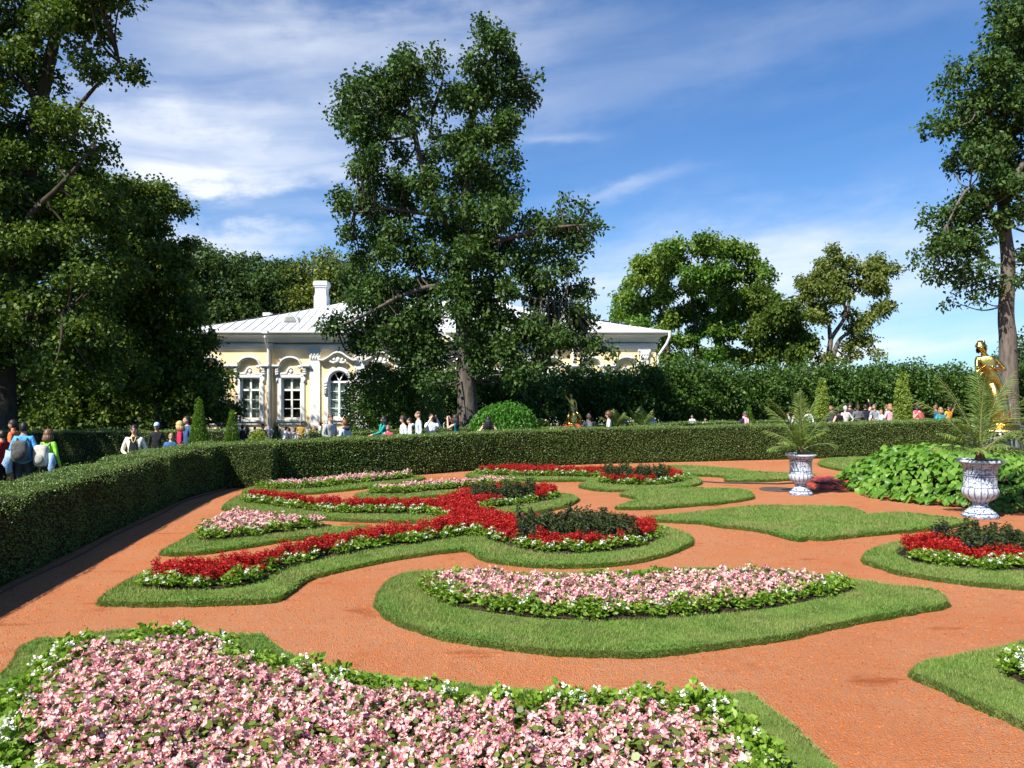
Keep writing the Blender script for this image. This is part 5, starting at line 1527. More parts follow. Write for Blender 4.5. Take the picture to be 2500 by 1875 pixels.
def urn(px, py, h, label, rz):
    X, Y = gp(px, py)
    r = empty('garden_urn', (X, Y, 0.0), rz, label, 'urn')
    k = h
    m = MB(); m.lathe([(a * k, z * k) for a, z in [(.295, 0), (.297, .025), (.27, .05), (.25, .085), (.19, .13), (.135, .19), (.117, .225), (.128, .245), (.12, .26)]], 32); m.build('foot', M['delft_foot'], r, smooth=True, world=False)
    m = MB(); m.lathe([(a * k, z * k) for a, z in [(.122, .258), (.16, .285), (.235, .335), (.282, .41), (.285, .47), (.262, .515)]], 64, mod=lambda a, z: 1 + .035 * abs(math.cos(9 * a))); m.build('bowl', M['delft_rib'], r, smooth=True, world=False)
    m = MB(); m.lathe([(a * k, z * k) for a, z in [(.258, .513), (.268, .522), (.268, .54), (.258, .55), (.262, .70), (.264, .82), (.282, .88), (.318, .925), (.345, .945)]], 40); m.build('body', M['delft'], r, smooth=True, world=False)
    m = MB(); m.lathe([(a * k, z * k) for a, z in [(.33, .943), (.372, .952), (.378, .972), (.362, .995), (.33, 1.0), (.30, .985), (.27, .95), (.02, .94)]], 40); m.build('rim', M['delft_rim'], r, smooth=True, world=False)
    m = MB(); m.lathe([(.29 * k, .955 * k), (.28 * k, .975 * k), (.05, .985 * k)], 24); m.build('soil', M['soil'], r, world=False)
    return X, Y
def frond(parent, L, az_, el0, sag, wid, nl=27, base=(0, 0, 0)):
    """one arching feather frond: stalk plus leaflets"""
    t = np.linspace(0, 1, 12)
    hd = np.array((math.cos(az_), math.sin(az_), 0)); sd = np.array((-math.sin(az_), math.cos(az_), 0))
    ang = el0 + R(12) - 0.66 * sag * t ** 1.6
    st = np.cumsum(np.c_[np.cos(ang), np.sin(ang)] * L / 11, axis=0)
    st = np.vstack([[0, 0], st[:-1]])
    C = np.array(base) + st[:, :1] * hd + st[:, 1:] * np.array((0, 0, 1.0))
    V, f = tube(C, np.linspace(.014, .003, 12), 5)
    mb = MB(); mb.add(V, f, 0)
    tt = np.repeat(np.linspace(.13, 1.0, nl), 2)
    sg = np.tile((1.0, -1.0), nl)
    P = np.stack([np.interp(tt, t, C[:, i]) for i in range(3)], 1)
    T = unit(np.stack([np.interp(tt, t, np.gradient(C[:, i])) for i in range(3)], 1))
    up = unit(np.cross(T, sd[None] + 0 * T)) * -1
    ln = 1.1 * wid * (np.sin(np.clip(tt * 1.05, 0, 1) * math.pi) ** .6 * .85 + .18) * rng.uniform(.85, 1.12, len(tt))
    D = unit(sd[None] * sg[:, None] * 0.8 + T * 0.75 + up * 0.22 + rng.normal(size=P.shape) * .07)
    wv = np.cross(D, up)
    wv = unit(wv) * .012
    tip = P + D * ln[:, None] - np.array((0, 0, 1)) * (ln * .22)[:, None]
    mid = P + D * ln[:, None] * .5
    LV = np.stack([P - wv * .6, mid - wv, tip, mid + wv, P + wv * .6], 1).reshape(-1, 3)
    mb.add(LV, np.arange(len(P) * 5).reshape(-1, 5).tolist(), 1)
    me = mb.mesh('frond', [M['rachis'], M['palm']])
    return link('frond', me, parent)
def palm(loc, specs, label, trunk=.1):
    r = empty('palm', loc, 0, label, 'palm')
    m = MB(); m.lathe([(.09, -.03), (.10, .03), (.07, trunk), (.03, trunk + .06)], 10); m.build('stem', M['palmtrunk'], r, world=False)
    for a, e, L, sag, w in specs:
        if e < 36: L, e = L * .66, e + 8
        frond(r, L, R(a), R(e), R(sag), w, base=(0, 0, trunk))
    return r
U1 = urn(1955, 1207, 0.96, 'smaller blue and white faience urn in mid garden, nearer the red box', .4)
U2 = urn(2393, 1262, 1.12, 'larger blue and white faience urn in front of the broad leaves', 1.1)
palm((U1[0], U1[1], .93), [(0, 70, 1.5, 50, .33), (180, 78, 1.45, 30, .34), (95, 82, 1.45, 20, .33), (250, 74, 1.35, 35, .33), (200, 55, 1.55, 60, .34), (330, 50, 1.5, 55, .33), (20, 28, 1.45, 55, .32), (165, 22, 1.5, 62, .32), (215, 12, 1.35, 80, .3), (345, 8, 1.3, 85, .3), (300, 30, 1.3, 70, .3), (240, 35, 1.3, 75, .3), (60, 45, 1.4, 55, .32), (130, 48, 1.4, 55, .32), (10, -5, 1.2, 80, .28), (178, 0, 1.25, 85, .28)],
     'feathery palm growing in the smaller urn')
palm((U2[0], U2[1], 1.09), [(0, 66, 1.75, 45, .36), (180, 60, 1.8, 50, .36), (100, 80, 1.7, 25, .36), (260, 76, 1.6, 35, .36), (160, 42, 1.8, 62, .36), (20, 40, 1.8, 55, .36), (350, 25, 1.6, 70, .34), (190, 20, 1.6, 70, .34), (215, 35, 1.6, 75, .34), (320, 30, 1.6, 75, .34), (175, 2, 1.5, 70, .32), (5, 2, 1.4, 75, .32), (280, 15, 1.2, 85, .3), (330, 0, 1.3, 80, .3), (60, 55, 1.7, 45, .35), (140, 60, 1.7, 40, .35), (235, 8, 1.2, 85, .3)],
     'feathery palm growing in the larger urn', .12)
p = at(2610, 1120, 14.6)
palm((p[0], p[1], 0.9), [(180, 55, 1.9, 60, .4), (165, 30, 1.8, 70, .4), (195, 20, 1.8, 60, .4), (150, 65, 1.8, 45, .4), (210, 45, 1.8, 60, .4), (90, 75, 1.7, 30, .4), (270, 70, 1.7, 40, .4), (0, 50, 1.7, 60, .4)], 'palm reaching in from the right edge')
urn(2610, 1285, 1.0, 'faience urn just beyond the right edge', .2)
for x, y, d, lab, sz in ((1565, 1052, 30.6, 'low palm behind the grey sweater woman and left of the crowd', .85), (1500, 1052, 31.0, 'low palm directly behind the grey sweater woman', .75), (1320, 1055, 30.2, 'low palm between the dome bush and the small statue', .45)):
    p = at(x, y, d)
    palm((p[0], d, 0.75), [(a + 13, e, L * sz, s, .3) for a, e, L, s in ((0, 60, 1.1, 50), (180, 62, 1.1, 50), (90, 80, 1.1, 25), (150, 45, 1.1, 60), (30, 40, 1.1, 60), (200, 30, 1, 60), (340, 30, 1, 60), (270, 70, 1, 40), (230, 60, 1, 50), (310, 55, 1, 50))], lab)
    m = MB(); m.lathe([(.2, 0), (.22, .02), (.28, .7), (.30, .78), (.27, .78), (.25, .70)], 18)
    tag(link('planter', m.mesh('planter', M['barkd']), None, (p[0], d, 0)), 'wooden planter of the ' + lab.split(' ', 1)[1], 'planter')

# ------------------------------------------------------------------ broad leaved clump round the fountain
FC = np.array((12.25, 20.0))
def hosta_leaf():
    """heart shaped leaf, midrib along +x, arched, 1 unit long"""
    out = [(0, 0), (-.08, .2), (.02, .36), (.22, .44), (.48, .38), (.75, .22), (1.0, 0)]
    V, f = [], []
    for x, y in out:
        V.append((x, 0, .16 * math.sin(max(0, min(1, x)) * 2.4)))
    n = len(out)
    for sgn in (1, -1):
        o = len(V)
        for x, y in out[1:-1]:
            V.append((x, sgn * y, .16 * math.sin(max(0, x) * 2.4) + .16 * y - .1 * x * x))
        k = n - 2
        for i in range(k - 1):
            q = (1 + i, 2 + i, o + i + 1, o + i)
            f.append(q if sgn < 0 else q[::-1])
        t1, t2 = (0, 1, o), (n - 2, n - 1, o + k - 1)
        f += [t1 if sgn < 0 else t1[::-1], t2 if sgn < 0 else t2[::-1]]
    V = np.array(V); V[:, 2] -= .25 * V[:, 0] ** 2
    return V, f
hv, hf = hosta_leaf()
hme = bpy.data.meshes.new('leaf'); hme.from_pydata(hv.tolist(), [], hf); hme.materials.append(M['hosta'])
hme.polygons.foreach_set('use_smooth', [True] * len(hf)); hme.update()
clump = empty('hosta_clump', (FC[0], FC[1], 0), 0, 'mound of broad bright green leaves around the gilded fountain', 'shrub')
def mound(r, r0=4.35):
    t = np.clip((r0 - r) / 1.9, 0, 1)
    return 0.95 * np.sin(t * math.pi / 2) ** 0.8
NL = 3800
a = rng.uniform(math.pi * .86, math.pi * 1.75, NL)
r0 = 3.35 + 1.15 * np.clip(np.cos(a - R(238)), 0, 1) ** 0.8 + 0.10 * np.sin(a * 9)
rr = r0 - (r0 - 1.25) * rng.uniform(0, 1, NL) ** 1.25
z = mound(rr, r0) * rng.uniform(.55, 1.05, NL) + .10
X, Y = rr * np.cos(a), rr * np.sin(a)
key = np.hypot(X + FC[0], Y + FC[1]) - z * 1.5 + rng.uniform(0, 1.2, NL)
order = np.argsort(key)
rest_v, rest_f, n0 = [], [], 0
for q, i in enumerate(order):
    s_ = rng.uniform(.11, .21)
    rot = Matrix.Rotation(a[i] + rng.normal() * .55, 4, 'Z') @ Matrix.Rotation(R(rng.uniform(10, 58)), 4, 'Y') @ Matrix.Rotation(rng.normal() * .35, 4, 'X') @ Matrix.Scale(s_, 4)
    Mx = Matrix.Translation((X[i], Y[i], z[i])) @ rot
    if q < 290:
        o = link('leaf', hme, clump); o.matrix_basis = Mx
    else:
        A = np.array(Mx)
        rest_v.append(hv @ A[:3, :3].T + A[:3, 3]); rest_f += [[k + n0 for k in ff] for ff in hf]; n0 += len(hv)
me = bpy.data.meshes.new('leaf_mass'); me.from_pydata(np.concatenate(rest_v).tolist(), [], rest_f); me.materials.append(M['hosta']); me.polygons.foreach_set('use_smooth', [True] * len(rest_f))
tag(link('leaf_mass', me, clump), kind='stuff')
# earth of the clump
m = MB(); m.lathe([(3.3, -.02), (3.1, .12), (2.4, .55), (1.8, .75), (1.0, .8)], 48); m.build('earth', M['soil'], clump, world=False)
# red covered hatch box and hose
M['redbox'] = mat('red_plastic_cover', (0.40, 0.055, 0.035), .45, .3, 3, bmp=.6, bscale=9)
x0, y0 = gp(1985, 1197); x1, y1 = gp(2075, 1178)
r = empty('covered_box', ((x0 + x1) / 2, (y0 + y1) / 2, 0), 0, 'low box under a red plastic sheet between urn and leaves', 'box')
m = MB(); w, dd = .62, .70
N = 12
gridx = np.linspace(-w, w, N); gridy = np.linspace(-dd, dd, N)
V, f = [], []
for j in range(N):
    for i in range(N):
        e = max(abs(gridx[i]) / w, abs(gridy[j]) / dd)
        V.append((gridx[i], gridy[j], (.20 if e < .95 else .01) + .012 * math.sin(i * 1.9 + j) + .01 * math.sin(j * 2.3)))
for j in range(N - 1):
    for i in range(N - 1):
        f.append((j * N + i, j * N + i + 1, (j + 1) * N + i + 1, (j + 1) * N + i))
m.add(V, f); m.build('sheet', M['redbox'], r, smooth=False, world=False)
m = MB(); m.box(-w * .9, w * .9, -dd * .9, dd * .9, 0, .17); m.build('box', M['barkd'], r, world=False)
m = MB(); m.ball((-.45, .3, .225), (.11, .07, .035), 8); tag(link('white_cloth', m.mesh('white_cloth', M['white']), None, r.location), 'small crumpled white cloth lying on the red covered box', 'cloth')
m = MB(); m.tube([(*gp(x, y), .022) for x, y in ((1700, 1176), (1760, 1180), (1840, 1182), (1900, 1183), (1935, 1181), (1968, 1177))], .018, 6)
tag(m.build('garden_hose', mat('hose_dark', (0.025, 0.025, 0.03), .6), None), 'dark hose lying on the gravel left of the smaller urn', 'hose')
m = MB(); c = gp(1895, 1196); m.lathe([(.40, .004), (.40, .02), (.38, .03), (.0, .032)], 24); 
tag(link('manhole_cover', m.mesh('manhole_cover', mat('dark_iron', (.07, .055, .05), .7)), None, (c[0], c[1], 0)), 'dark round cover flush with the gravel left of the smaller urn', 'cover')

# ------------------------------------------------------------------ people
CM = {}
def cloth(c, rough=.85):
    k = ('c', c)
    if k not in CM:
        CM[k] = mat('cloth_%d' % len(CM), c, rough, .14, 9, spec=.15, bmp=.9, bscale=11)
    return CM[k]
def skinm(c):
    k = ('s', c)
    if k not in CM:
        CM[k] = mat('skin_%d' % len(CM), c, .55, .06, 20, spec=.3)
    return CM[k]
def hairm(c):
    k = ('h', c)
    if k not in CM:
        CM[k] = mat('hair_%d' % len(CM), c, .5, .3, 40, spec=.4, stretch=(1, 1, .15))
    return CM[k]
M['eye'] = mat('eye_dark', (.03, .02, .02), .3)
M['lips'] = mat('lips', (.42, .15, .13), .5)
M['shoe'] = mat('shoe', (.04, .035, .03), .6)
M['gold'] = mat('gilding', (0.62, 0.39, 0.095), .25, .2, 7, metal=1.0, bmp=.4, bscale=22)
LIGHT, TAN, DARK = (.62, .36, .25), (.42, .23, .14), (.12, .06, .04)
ARMS = {'down': ((.25, -.03, 1.15), (.27, .05, .92)), 'camera': ((.27, .16, 1.28), (.11, .25, 1.58)), 'chest': ((.28, .03, 1.14), (.09, .28, 1.20)), 'waist': ((.27, -.02, 1.13), (.13, .24, 1.06)),
        'raised': ((.31, .06, 1.62), (.27, .14, 1.88)), 'hip': ((.36, -.06, 1.16), (.20, .02, .99)), 'forward': ((.24, .14, 1.18), (.2, .42, 1.1)), 'back': ((.28, -.12, 1.17), (.30, -.12, .93)), 'lap': ((.26, .02, 1.12), (.12, .30, 1.0))}
def head_mesh(tilt=0.0, turn=0.0, c=(0, .015, 1.635), n=28, h=20):
    V, f = [], []
    for i in range(h + 1):
        t = math.pi * i / h
        for k in range(n):
            a = 2 * math.pi * k / n
            x, y, z = math.sin(t) * math.sin(a), math.sin(t) * math.cos(a), math.cos(t)     # +y is the face
            jaw = 1 - .26 * max(0, -z) ** 1.2 * (1.0 if y > -.3 else .4)
            p = np.array((.077 * x * jaw, .095 * y, .120 * z))
            if y > 0:
                g = lambda x0, z0, sx, sz: math.exp(-((p[0] - x0) / sx) ** 2 - ((p[2] - z0) / sz) ** 2)
                p[1] += .024 * g(0, -.022, .013, .022) + .010 * g(0, -.070, .022, .012) + .012 * g(0, -.105, .025, .015) - .010 * (g(.03, .008, .016, .013) + g(-.03, .008, .016, .013)) + .006 * g(0, .032, .05, .012)
            p[0] += math.copysign(.016 * math.exp(-((p[1] + .01) / .016) ** 2 - ((p[2] + .005) / .028) ** 2), p[0]) if abs(x) > .6 else 0
            V.append(p)
    for i in range(h):
        for k in range(n):
            k2 = (k + 1) % n
            f.append((i * n + k, (i + 1) * n + k, (i + 1) * n + k2, i * n + k2))
    V = np.array(V)
    raw = V.copy()
    ct, st_ = math.cos(tilt), math.sin(tilt)
    V = np.stack([V[:, 0], V[:, 1] * ct + V[:, 2] * st_, -V[:, 1] * st_ + V[:, 2] * ct], 1)
    ct, st_ = math.cos(turn), math.sin(turn)
    V = np.stack([V[:, 0] * ct - V[:, 1] * st_, V[:, 0] * st_ + V[:, 1] * ct, V[:, 2]], 1)
    fm = []
    for q in f:
        m_ = raw[list(q)].mean(0)
        k = 0
        if m_[1] > .05:
            if abs(abs(m_[0]) - .031) < .011 and abs(m_[2] - .008) < .008: k = 1
            elif abs(m_[0]) < .024 and abs(m_[2] + .068) < .009: k = 2
        fm.append(k)
    return V + np.array(c), f, fm
def hair_mesh(style, tilt, turn, seed=0):
    r = np.random.default_rng(seed)
    mb = MB()
    n, h = 22, 16
    V, keep = [], []
    for i in range(h + 1):
        t = math.pi * i / h
        for k in range(n):
            a = 2 * math.pi * k / n
            u = np.array((math.sin(t) * math.sin(a), math.sin(t) * math.cos(a), math.cos(t)))
            s = 1.0 + r.normal() * (.025 if style != 'curly' else .07)
            grow = {'short': .010, 'curly': .034, 'long': .018, 'bob': .022, 'bald': .002, 'bun': .012, 'cap': .012}.get(style, .012)
            p = u * (np.array((.077, .095, .120)) + grow) * s
            V.append(p)
    f = []
    for i in range(h):
        for k in range(n):
            q = (i * n + k, (i + 1) * n + k, (i + 1) * n + (k + 1) % n, i * n + (k + 1) % n)
            c = np.mean([V[j] for j in q], axis=0)
            fr = c[1] > .015
            low = -.075 if style in ('short', 'bald', 'cap') else -.11
            if (fr and c[2] < (.055 if abs(c[0]) < .055 else .03)) or c[2] < low or (abs(c[0]) > .06 and c[1] > -.015 and c[2] < .0 and style in ('short', 'bald', 'cap')):
                continue
            f.append(q)
    mb.add(np.array(V), f)
    if style in ('long', 'bob'):
        L = .34 if style == 'long' else .12
        for k in range(15):
            a = math.pi * (1.0 + .72 * (k - 7) / 7)
            x, y = .082 * math.sin(a), .098 * math.cos(a)
            Lk = L * r.uniform(.85, 1.1) * (1 if style == 'long' else .9)
            mb.tube([(x * .9, y * .9, .02), (x * 1.15, y * 1.1, -.06), (x * 1.2, y * 1.15 - .02, -.06 - Lk * .5), (x * .95, y * 1.0 - .03, -.06 - Lk)], [.020, .026, .024, .008], 6)
    if style == 'bun':
        mb.ball((0, -.13, .03), .045, 8)
    V = np.concatenate(mb.v); 
    ct, st_ = math.cos(tilt), math.sin(tilt)
    V = np.stack([V[:, 0], V[:, 1] * ct + V[:, 2] * st_, -V[:, 1] * st_ + V[:, 2] * ct], 1)
    ct, st_ = math.cos(turn), math.sin(turn)
    V = np.stack([V[:, 0] * ct - V[:, 1] * st_, V[:, 0] * st_ + V[:, 1] * ct, V[:, 2]], 1) + np.array((0, .015, 1.635))
    mb.v = [V]
    return mb
def body_mesh(armL, armR, seated=False, fingers=True, lean=0.0, wide=1.0, drape=None, step=.08):
    """skeleton grown with the Skin modifier; returns an evaluated mesh and a bone tag per face"""
    J, E, T, Rd = [], [], [], []
    def j(p, r, par=None, tag_=None):
        J.append(p); Rd.append(r if isinstance(r, tuple) else (r, r))
        if par is not None:
            E.append((par, len(J) - 1)); T.append(tag_)
        return len(J) - 1
    zs = -.45 if seated else 0.0
    pel = j((0, 0, .95 + zs), (.150 * wide, .112 * wide))
    sp = j((0, .005, 1.12 + zs), (.132 * wide, .10 * wide), pel, 'shirt')
    ch = j((0, lean * .5, 1.32 + zs), (.158 * wide, .112 * wide), sp, 'shirt')
    uc = j((0, lean * .8, 1.43 + zs), (.105, .075), ch, 'shirt')
    nk = j((0, lean, 1.52 + zs), .052, uc, 'skin')
    hd = j((0, lean + .01, 1.60 + zs), .058, nk, 'skin')
    for sx, arm in ((-1, armL), (1, armR)):
        e, w = ARMS[arm]
        sh = j((sx * .165, lean * .7, 1.415 + zs), .066, ch, 'shirt')
        el_ = j((sx * e[0], e[1] + lean * .7, e[2] + zs), .047, sh, 'shirt')
        wr = j((sx * w[0], w[1] + lean * .7, w[2] + zs), .031, el_, 'fore')
        d = unit(np.array(w) - np.array(e)) * np.array((sx, 1, 1))
        wp = np.array((sx * w[0], w[1] + lean * .7, w[2] + zs))
        pm = j(tuple(wp + d * .06), (.034, .024), wr, 'skin')
        if fingers:
            s = unit(np.cross(d, np.array((.3 * sx, .5, .8))))
            for k, (o, ln) in enumerate(((-.024, .06), (-.008, .072), (.008, .068), (.022, .052))):
                b_ = wp + d * .085 + s * o
                c1 = b_ + d * ln * .55 + s * o * .2
                kn = np.cross(s, d)
                q1 = j(tuple(c1), .010, pm, 'skin')
                j(tuple(c1 + (d * .6 + kn * .5) * ln * .6), .008, q1, 'skin')
            q1 = j(tuple(wp + d * .055 - s * .045), .011, pm, 'skin')
            j(tuple(wp + d * .09 - s * .052), .009, q1, 'skin')
        else:
            j(tuple(wp + d * .13), .02, pm, 'skin')
    for sx in (-1, 1):
        hp = j((sx * .085 * wide, 0, .88 + zs), .090 * wide, pel, 'leg')
        if seated:
            kn = j((sx * .12, .44, .50), .062, hp, 'leg'); an = j((sx * .12, .42, .09), .043, kn, 'leg'); j((sx * .13, .56, .035), .036, an, 'shoe')
        else:
            kn = j((sx * .095, .02 + sx * step * .4, .50), .060, hp, 'leg'); an = j((sx * .10, -.01 + sx * step, .09), .042, kn, 'leg'); j((sx * .11, .13 + sx * step, .035), .036, an, 'shoe')
    me = bpy.data.meshes.new('body')
    me.from_pydata(J, E, [])
    o = bpy.data.objects.new('tmp_body', me)
    COL.objects.link(o)
    md = o.modifiers.new('s', 'SKIN')
    md.use_smooth_shade = True
    sv = me.skin_vertices[0].data
    for i, r in enumerate(Rd):
        sv[i].radius = r
        sv[i].use_root = i == 0
    ss = o.modifiers.new('d', 'SUBSURF'); ss.levels = 1; ss.render_levels = 1
    dg = bpy.context.evaluated_depsgraph_get()
    ev = o.evaluated_get(dg)
    em = ev.to_mesh()
    V = np.empty(len(em.vertices) * 3); em.vertices.foreach_get('co', V); V = V.reshape(-1, 3)
    Fc = [tuple(p.vertices) for p in em.polygons]
    ev.to_mesh_clear()
    bpy.data.objects.remove(o); bpy.data.meshes.remove(me)
    Jn = np.array(J, float)
    C = np.array([V[list(q)].mean(0) for q in Fc])
    best = np.full(len(C), 9.0); tg = np.zeros(len(C), int)
    for k, (a, b_) in enumerate(E):
        A, B = Jn[a], Jn[b_]; ab = B - A
        t = np.clip(((C - A) @ ab) / (ab @ ab), 0, 1)
        dd = np.linalg.norm(C - (A + t[:, None] * ab), axis=1) - (Rd[a][0] * (1 - t) + Rd[b_][0] * t) * .8
        m_ = dd < best
        best[m_] = dd[m_]; tg[m_] = k
    return V, Fc, [T[k] for k in tg], C, zs
BODIES = {}
def person(x, top, d, yaw, label, shirt, legs=(.05, .06, .09), hair=((.03, .02, .015), 'short'), skin=LIGHT, arms=('down', 'down'), sleeves='long', seated=False, tilt=0.0, turn=0.0, wide=1.0, lean=0.0, paint=None, detail=True, group=None, height=None, extra=None, name='person', feet=None):
    X = (x - CX) * d / F
    g0 = float(gz(X, d)) if feet is None else feet
    ztop = CH - (top - HY) * d / F
    base_h = 1.765 + (-.45 if seated else 0)
    s = (ztop - g0) / base_h
    if s > 1.16 or s < .62:
        print('scale', label, round(s, 2))
    root = empty(name, (X, d, g0), R(yaw), label, 'person', group)
    root.scale = (s if not seated else min(1, s), s if not seated else min(1, s), s)
    key = (arms, seated, detail, wide, lean)
    if key not in BODIES:
        BODIES[key] = body_mesh(arms[0], arms[1], seated, detail, lean, wide)
    V, Fc, tg, C, zs = BODIES[key]
    mats = [skinm(skin), cloth(shirt), cloth(legs), M['shoe'], M['eye'], M['lips']]
    mi = []
    for t, c in zip(tg, C):
        k = {'skin': 0, 'shirt': 1, 'leg': 2, 'shoe': 3, 'fore': 1 if sleeves == 'long' else 0}[t]
        if sleeves == 'none' and t == 'shirt' and abs(c[0]) > .205: k = 0
        if t == 'shirt' and c[2] > 1.47 + zs: k = 0 if sleeves != 'high' else 1
        if t == 'leg' and c[2] > .88 + zs and not seated: k = 1
        if paint:
            q = paint(c, t)
            if q is not None:
                mats_i = [i for i, m_ in enumerate(mats) if m_ == q]
                if not mats_i: mats.append(q); mats_i = [len(mats) - 1]
                k = mats_i[0]
        mi.append(k)
    hv_, hf_, hm_ = head_mesh(tilt, turn)
    hv_ = hv_ + np.array((0, lean, zs))
    n = len(V)
    Fa = Fc + [tuple(i + n for i in q) for q in hf_]
    mi += [{0: 0, 1: 4, 2: 5}[k] for k in hm_]
    me = bpy.data.meshes.new('body')
    me.from_pydata(np.concatenate([V, hv_]).tolist(), [], Fa)
    for m_ in mats: me.materials.append(m_)
    me.polygons.foreach_set('material_index', mi); me.polygons.foreach_set('use_smooth', [True] * len(Fa)); me.update()
    link('body', me, root)
    hm = hair_mesh(hair[1], tilt, turn, int(x)).mesh('hair', hairm(hair[0]), smooth=True)
    ho = link('hair', hm, root); ho.location = (0, lean, zs)
    if hair[1] == 'cap':
        m = MB(); m.lathe([(.095, .0), (.097, .03), (.08, .09), (.04, .12), (.01, .125)], 18); m.box(-.06, .06, .06, .17, .0, .012)
        co = m.build('cap', cloth(hair[2]), root, smooth=True, world=False); co.location = (0, .012 + lean, 1.675 + zs); co.rotation_euler[2] = turn
    if extra:
        for nm, fn, m_ in extra:
            m = MB(); fn(m); m.build(nm, m_, root, smooth=True, world=False)
    root['s'] = s
    return root, s
def at_person(root, lx, ly, lz):
    """a world point from a point in a person's own frame"""
    v = Matrix.Rotation(root.rotation_euler[2], 4, 'Z') @ Vector((lx * root.scale[0], ly * root.scale[1], lz * root.scale[2]))
    return np.array(root.location) + np.array(v)
M['black'] = mat('black_plastic', (.02, .02, .022), .4)
M['lens'] = mat('lens_glass', (.01, .01, .02), .08)
def camera_prop(root, lx, ly, lz, label):
    p = at_person(root, lx, ly, lz)
    r = empty('photo_camera', tuple(p), root.rotation_euler[2], label, 'camera')
    m = MB(); m.box(-.065, .065, -.03, .03, -.045, .045); m.box(-.025, .025, -.025, .028, .046, .07); m.build('camera_body', M['black'], r, world=False)
    m = MB(); m.tube([(0, .03, 0), (0, .11, 0)], [.034, .036], 12); m.build('lens', M['black'], r, world=False)
def backpack(root, label, c, lz=1.18):
    p = at_person(root, 0, -.22, lz)
    r = empty('backpack', tuple(p), root.rotation_euler[2], label, 'backpack')
    m = MB(); m.ball((0, 0, 0), (.16, .11, .23), 14); me = m.mesh('pack', cloth(c), smooth=True)
    V = np.empty(len(me.vertices) * 3); me.vertices.foreach_get('co', V); V = V.reshape(-1, 3)
    V = np.sign(V) * np.array((.17, .11, .25)) * np.clip(np.abs(V) / np.array((.17, .12, .25)), 0, 1) ** .55
    me.vertices.foreach_set('co', V.ravel()); me.update()
    link('pack', me, r)
    m = MB(); m.ball((0, -.10, -.07), (.13, .05, .12), 10); m.build('pocket', cloth(tuple(v * .7 for v in c)), r, smooth=True, world=False)
    for sx in (-1, 1):
        m = MB(); m.tube([(sx * .09, .08, .2), (sx * .10, .14, .27), (sx * .11, .30, .22), (sx * .12, .34, .05), (sx * .13, .24, -.14), (sx * .12, .06, -.2)], .018, 6); m.build('strap', cloth(tuple(v * .6 for v in c)), r, smooth=True, world=False)
def glasses(m):
    for sx in (-1, 1): m.ball((sx * .033, .105, 1.645), (.024, .012, .018), 8)
    m.tube([(-.08, .0, 1.65), (-.06, .105, 1.65), (.06, .105, 1.65), (.08, .0, 1.65)], .005, 5)
def scarf_fn(m):
    m.tube([(.09, .02, 1.50), (.0, .10, 1.46), (-.09, .02, 1.50), (0, -.08, 1.53), (.09, .02, 1.50)], .038, 8)
    m.tube([(.05, .11, 1.46), (.06, .14, 1.30), (.07, .15, 1.10)], [.04, .05, .05], 8); m.tube([(-.05, .11, 1.46), (-.05, .14, 1.32), (-.06, .15, 1.16)], [.04, .045, .045], 8)
def hood_fn(m):
    m.tube([(.11, .0, 1.47), (.07, -.10, 1.50), (0, -.14, 1.46), (-.07, -.10, 1.50), (-.11, 0, 1.47)], [.03, .05, .07, .05, .03], 8)
WHITE, BLACKC = cloth((.78, .78, .78)), cloth((.02, .02, .024))
brown, black_, blond, dkbr = (.06, .03, .018), (.012, .011, .011), (.52, .34, .14), (.03, .018, .012)
def jacket(c, t):
    if t == 'shirt' and abs(c[0]) < .075 and c[1] > .03: return BLACKC
    return None
def jk(hw, inner, zmin=.6):
    return lambda c, t: inner if (t == 'shirt' and abs(c[0]) < hw and c[1] > .03 and c[2] > zmin) else None
# --- walkers at the left
w, s_ = person(328, 1036, 18.2, 196, 'woman in open cream jacket, black top and sunglasses behind the left hedge', (.74, .68, .56), black_, (black_, 'bun'), LIGHT, ('down', 'waist'), paint=jacket, wide=1.06,
               extra=[('sunglasses', glasses, M['black']), ('necklace', lambda m: m.tube([(.05, .07, 1.47), (.03, .125, 1.38), (0, .135, 1.33), (-.03, .125, 1.38), (-.05, .07, 1.47)], .009, 6), M['yellow'])])
person(440, 1028, 21.4, 110, 'blond woman in crimson cardigan beside the boy in blue', (.62, .03, .09), (.05, .05, .08), (blond, 'bob'), LIGHT, ('waist', 'waist'))
person(418, 1057, 20.6, 205, 'small fair boy in a blue shirt in front of the crimson cardigan', (.05, .14, .34), (.1, .1, .12), ((.3, .19, .09), 'short'), LIGHT, ('waist', 'waist'))
person(457, 1015, 22.3, 140, 'tall man in dark blue behind the blond woman', (.04, .09, .2), black_, (dkbr, 'short'), LIGHT, ('down', 'down'), tilt=-.25)
b1, _ = person(58, 1030, 17.4, 12, 'man in bright blue shirt walking away at the left edge', (.09, .36, .72), (.05, .05, .055), (black_, 'short'), TAN, ('down', 'down'), sleeves='long', wide=1.05)
backpack(b1, 'grey backpack on the man in bright blue', (.10, .10, .095), 1.14)
b2, _ = person(117, 1048, 17.6, -8, 'girl in lime green top seen from behind at the left', (.30, .72, .06), (.04, .05, .08), ((.16, .08, .04), 'bob'), LIGHT, ('down', 'down'))
backpack(b2, 'small pale backpack on the girl in lime green', (.5, .48, .42), 1.14)
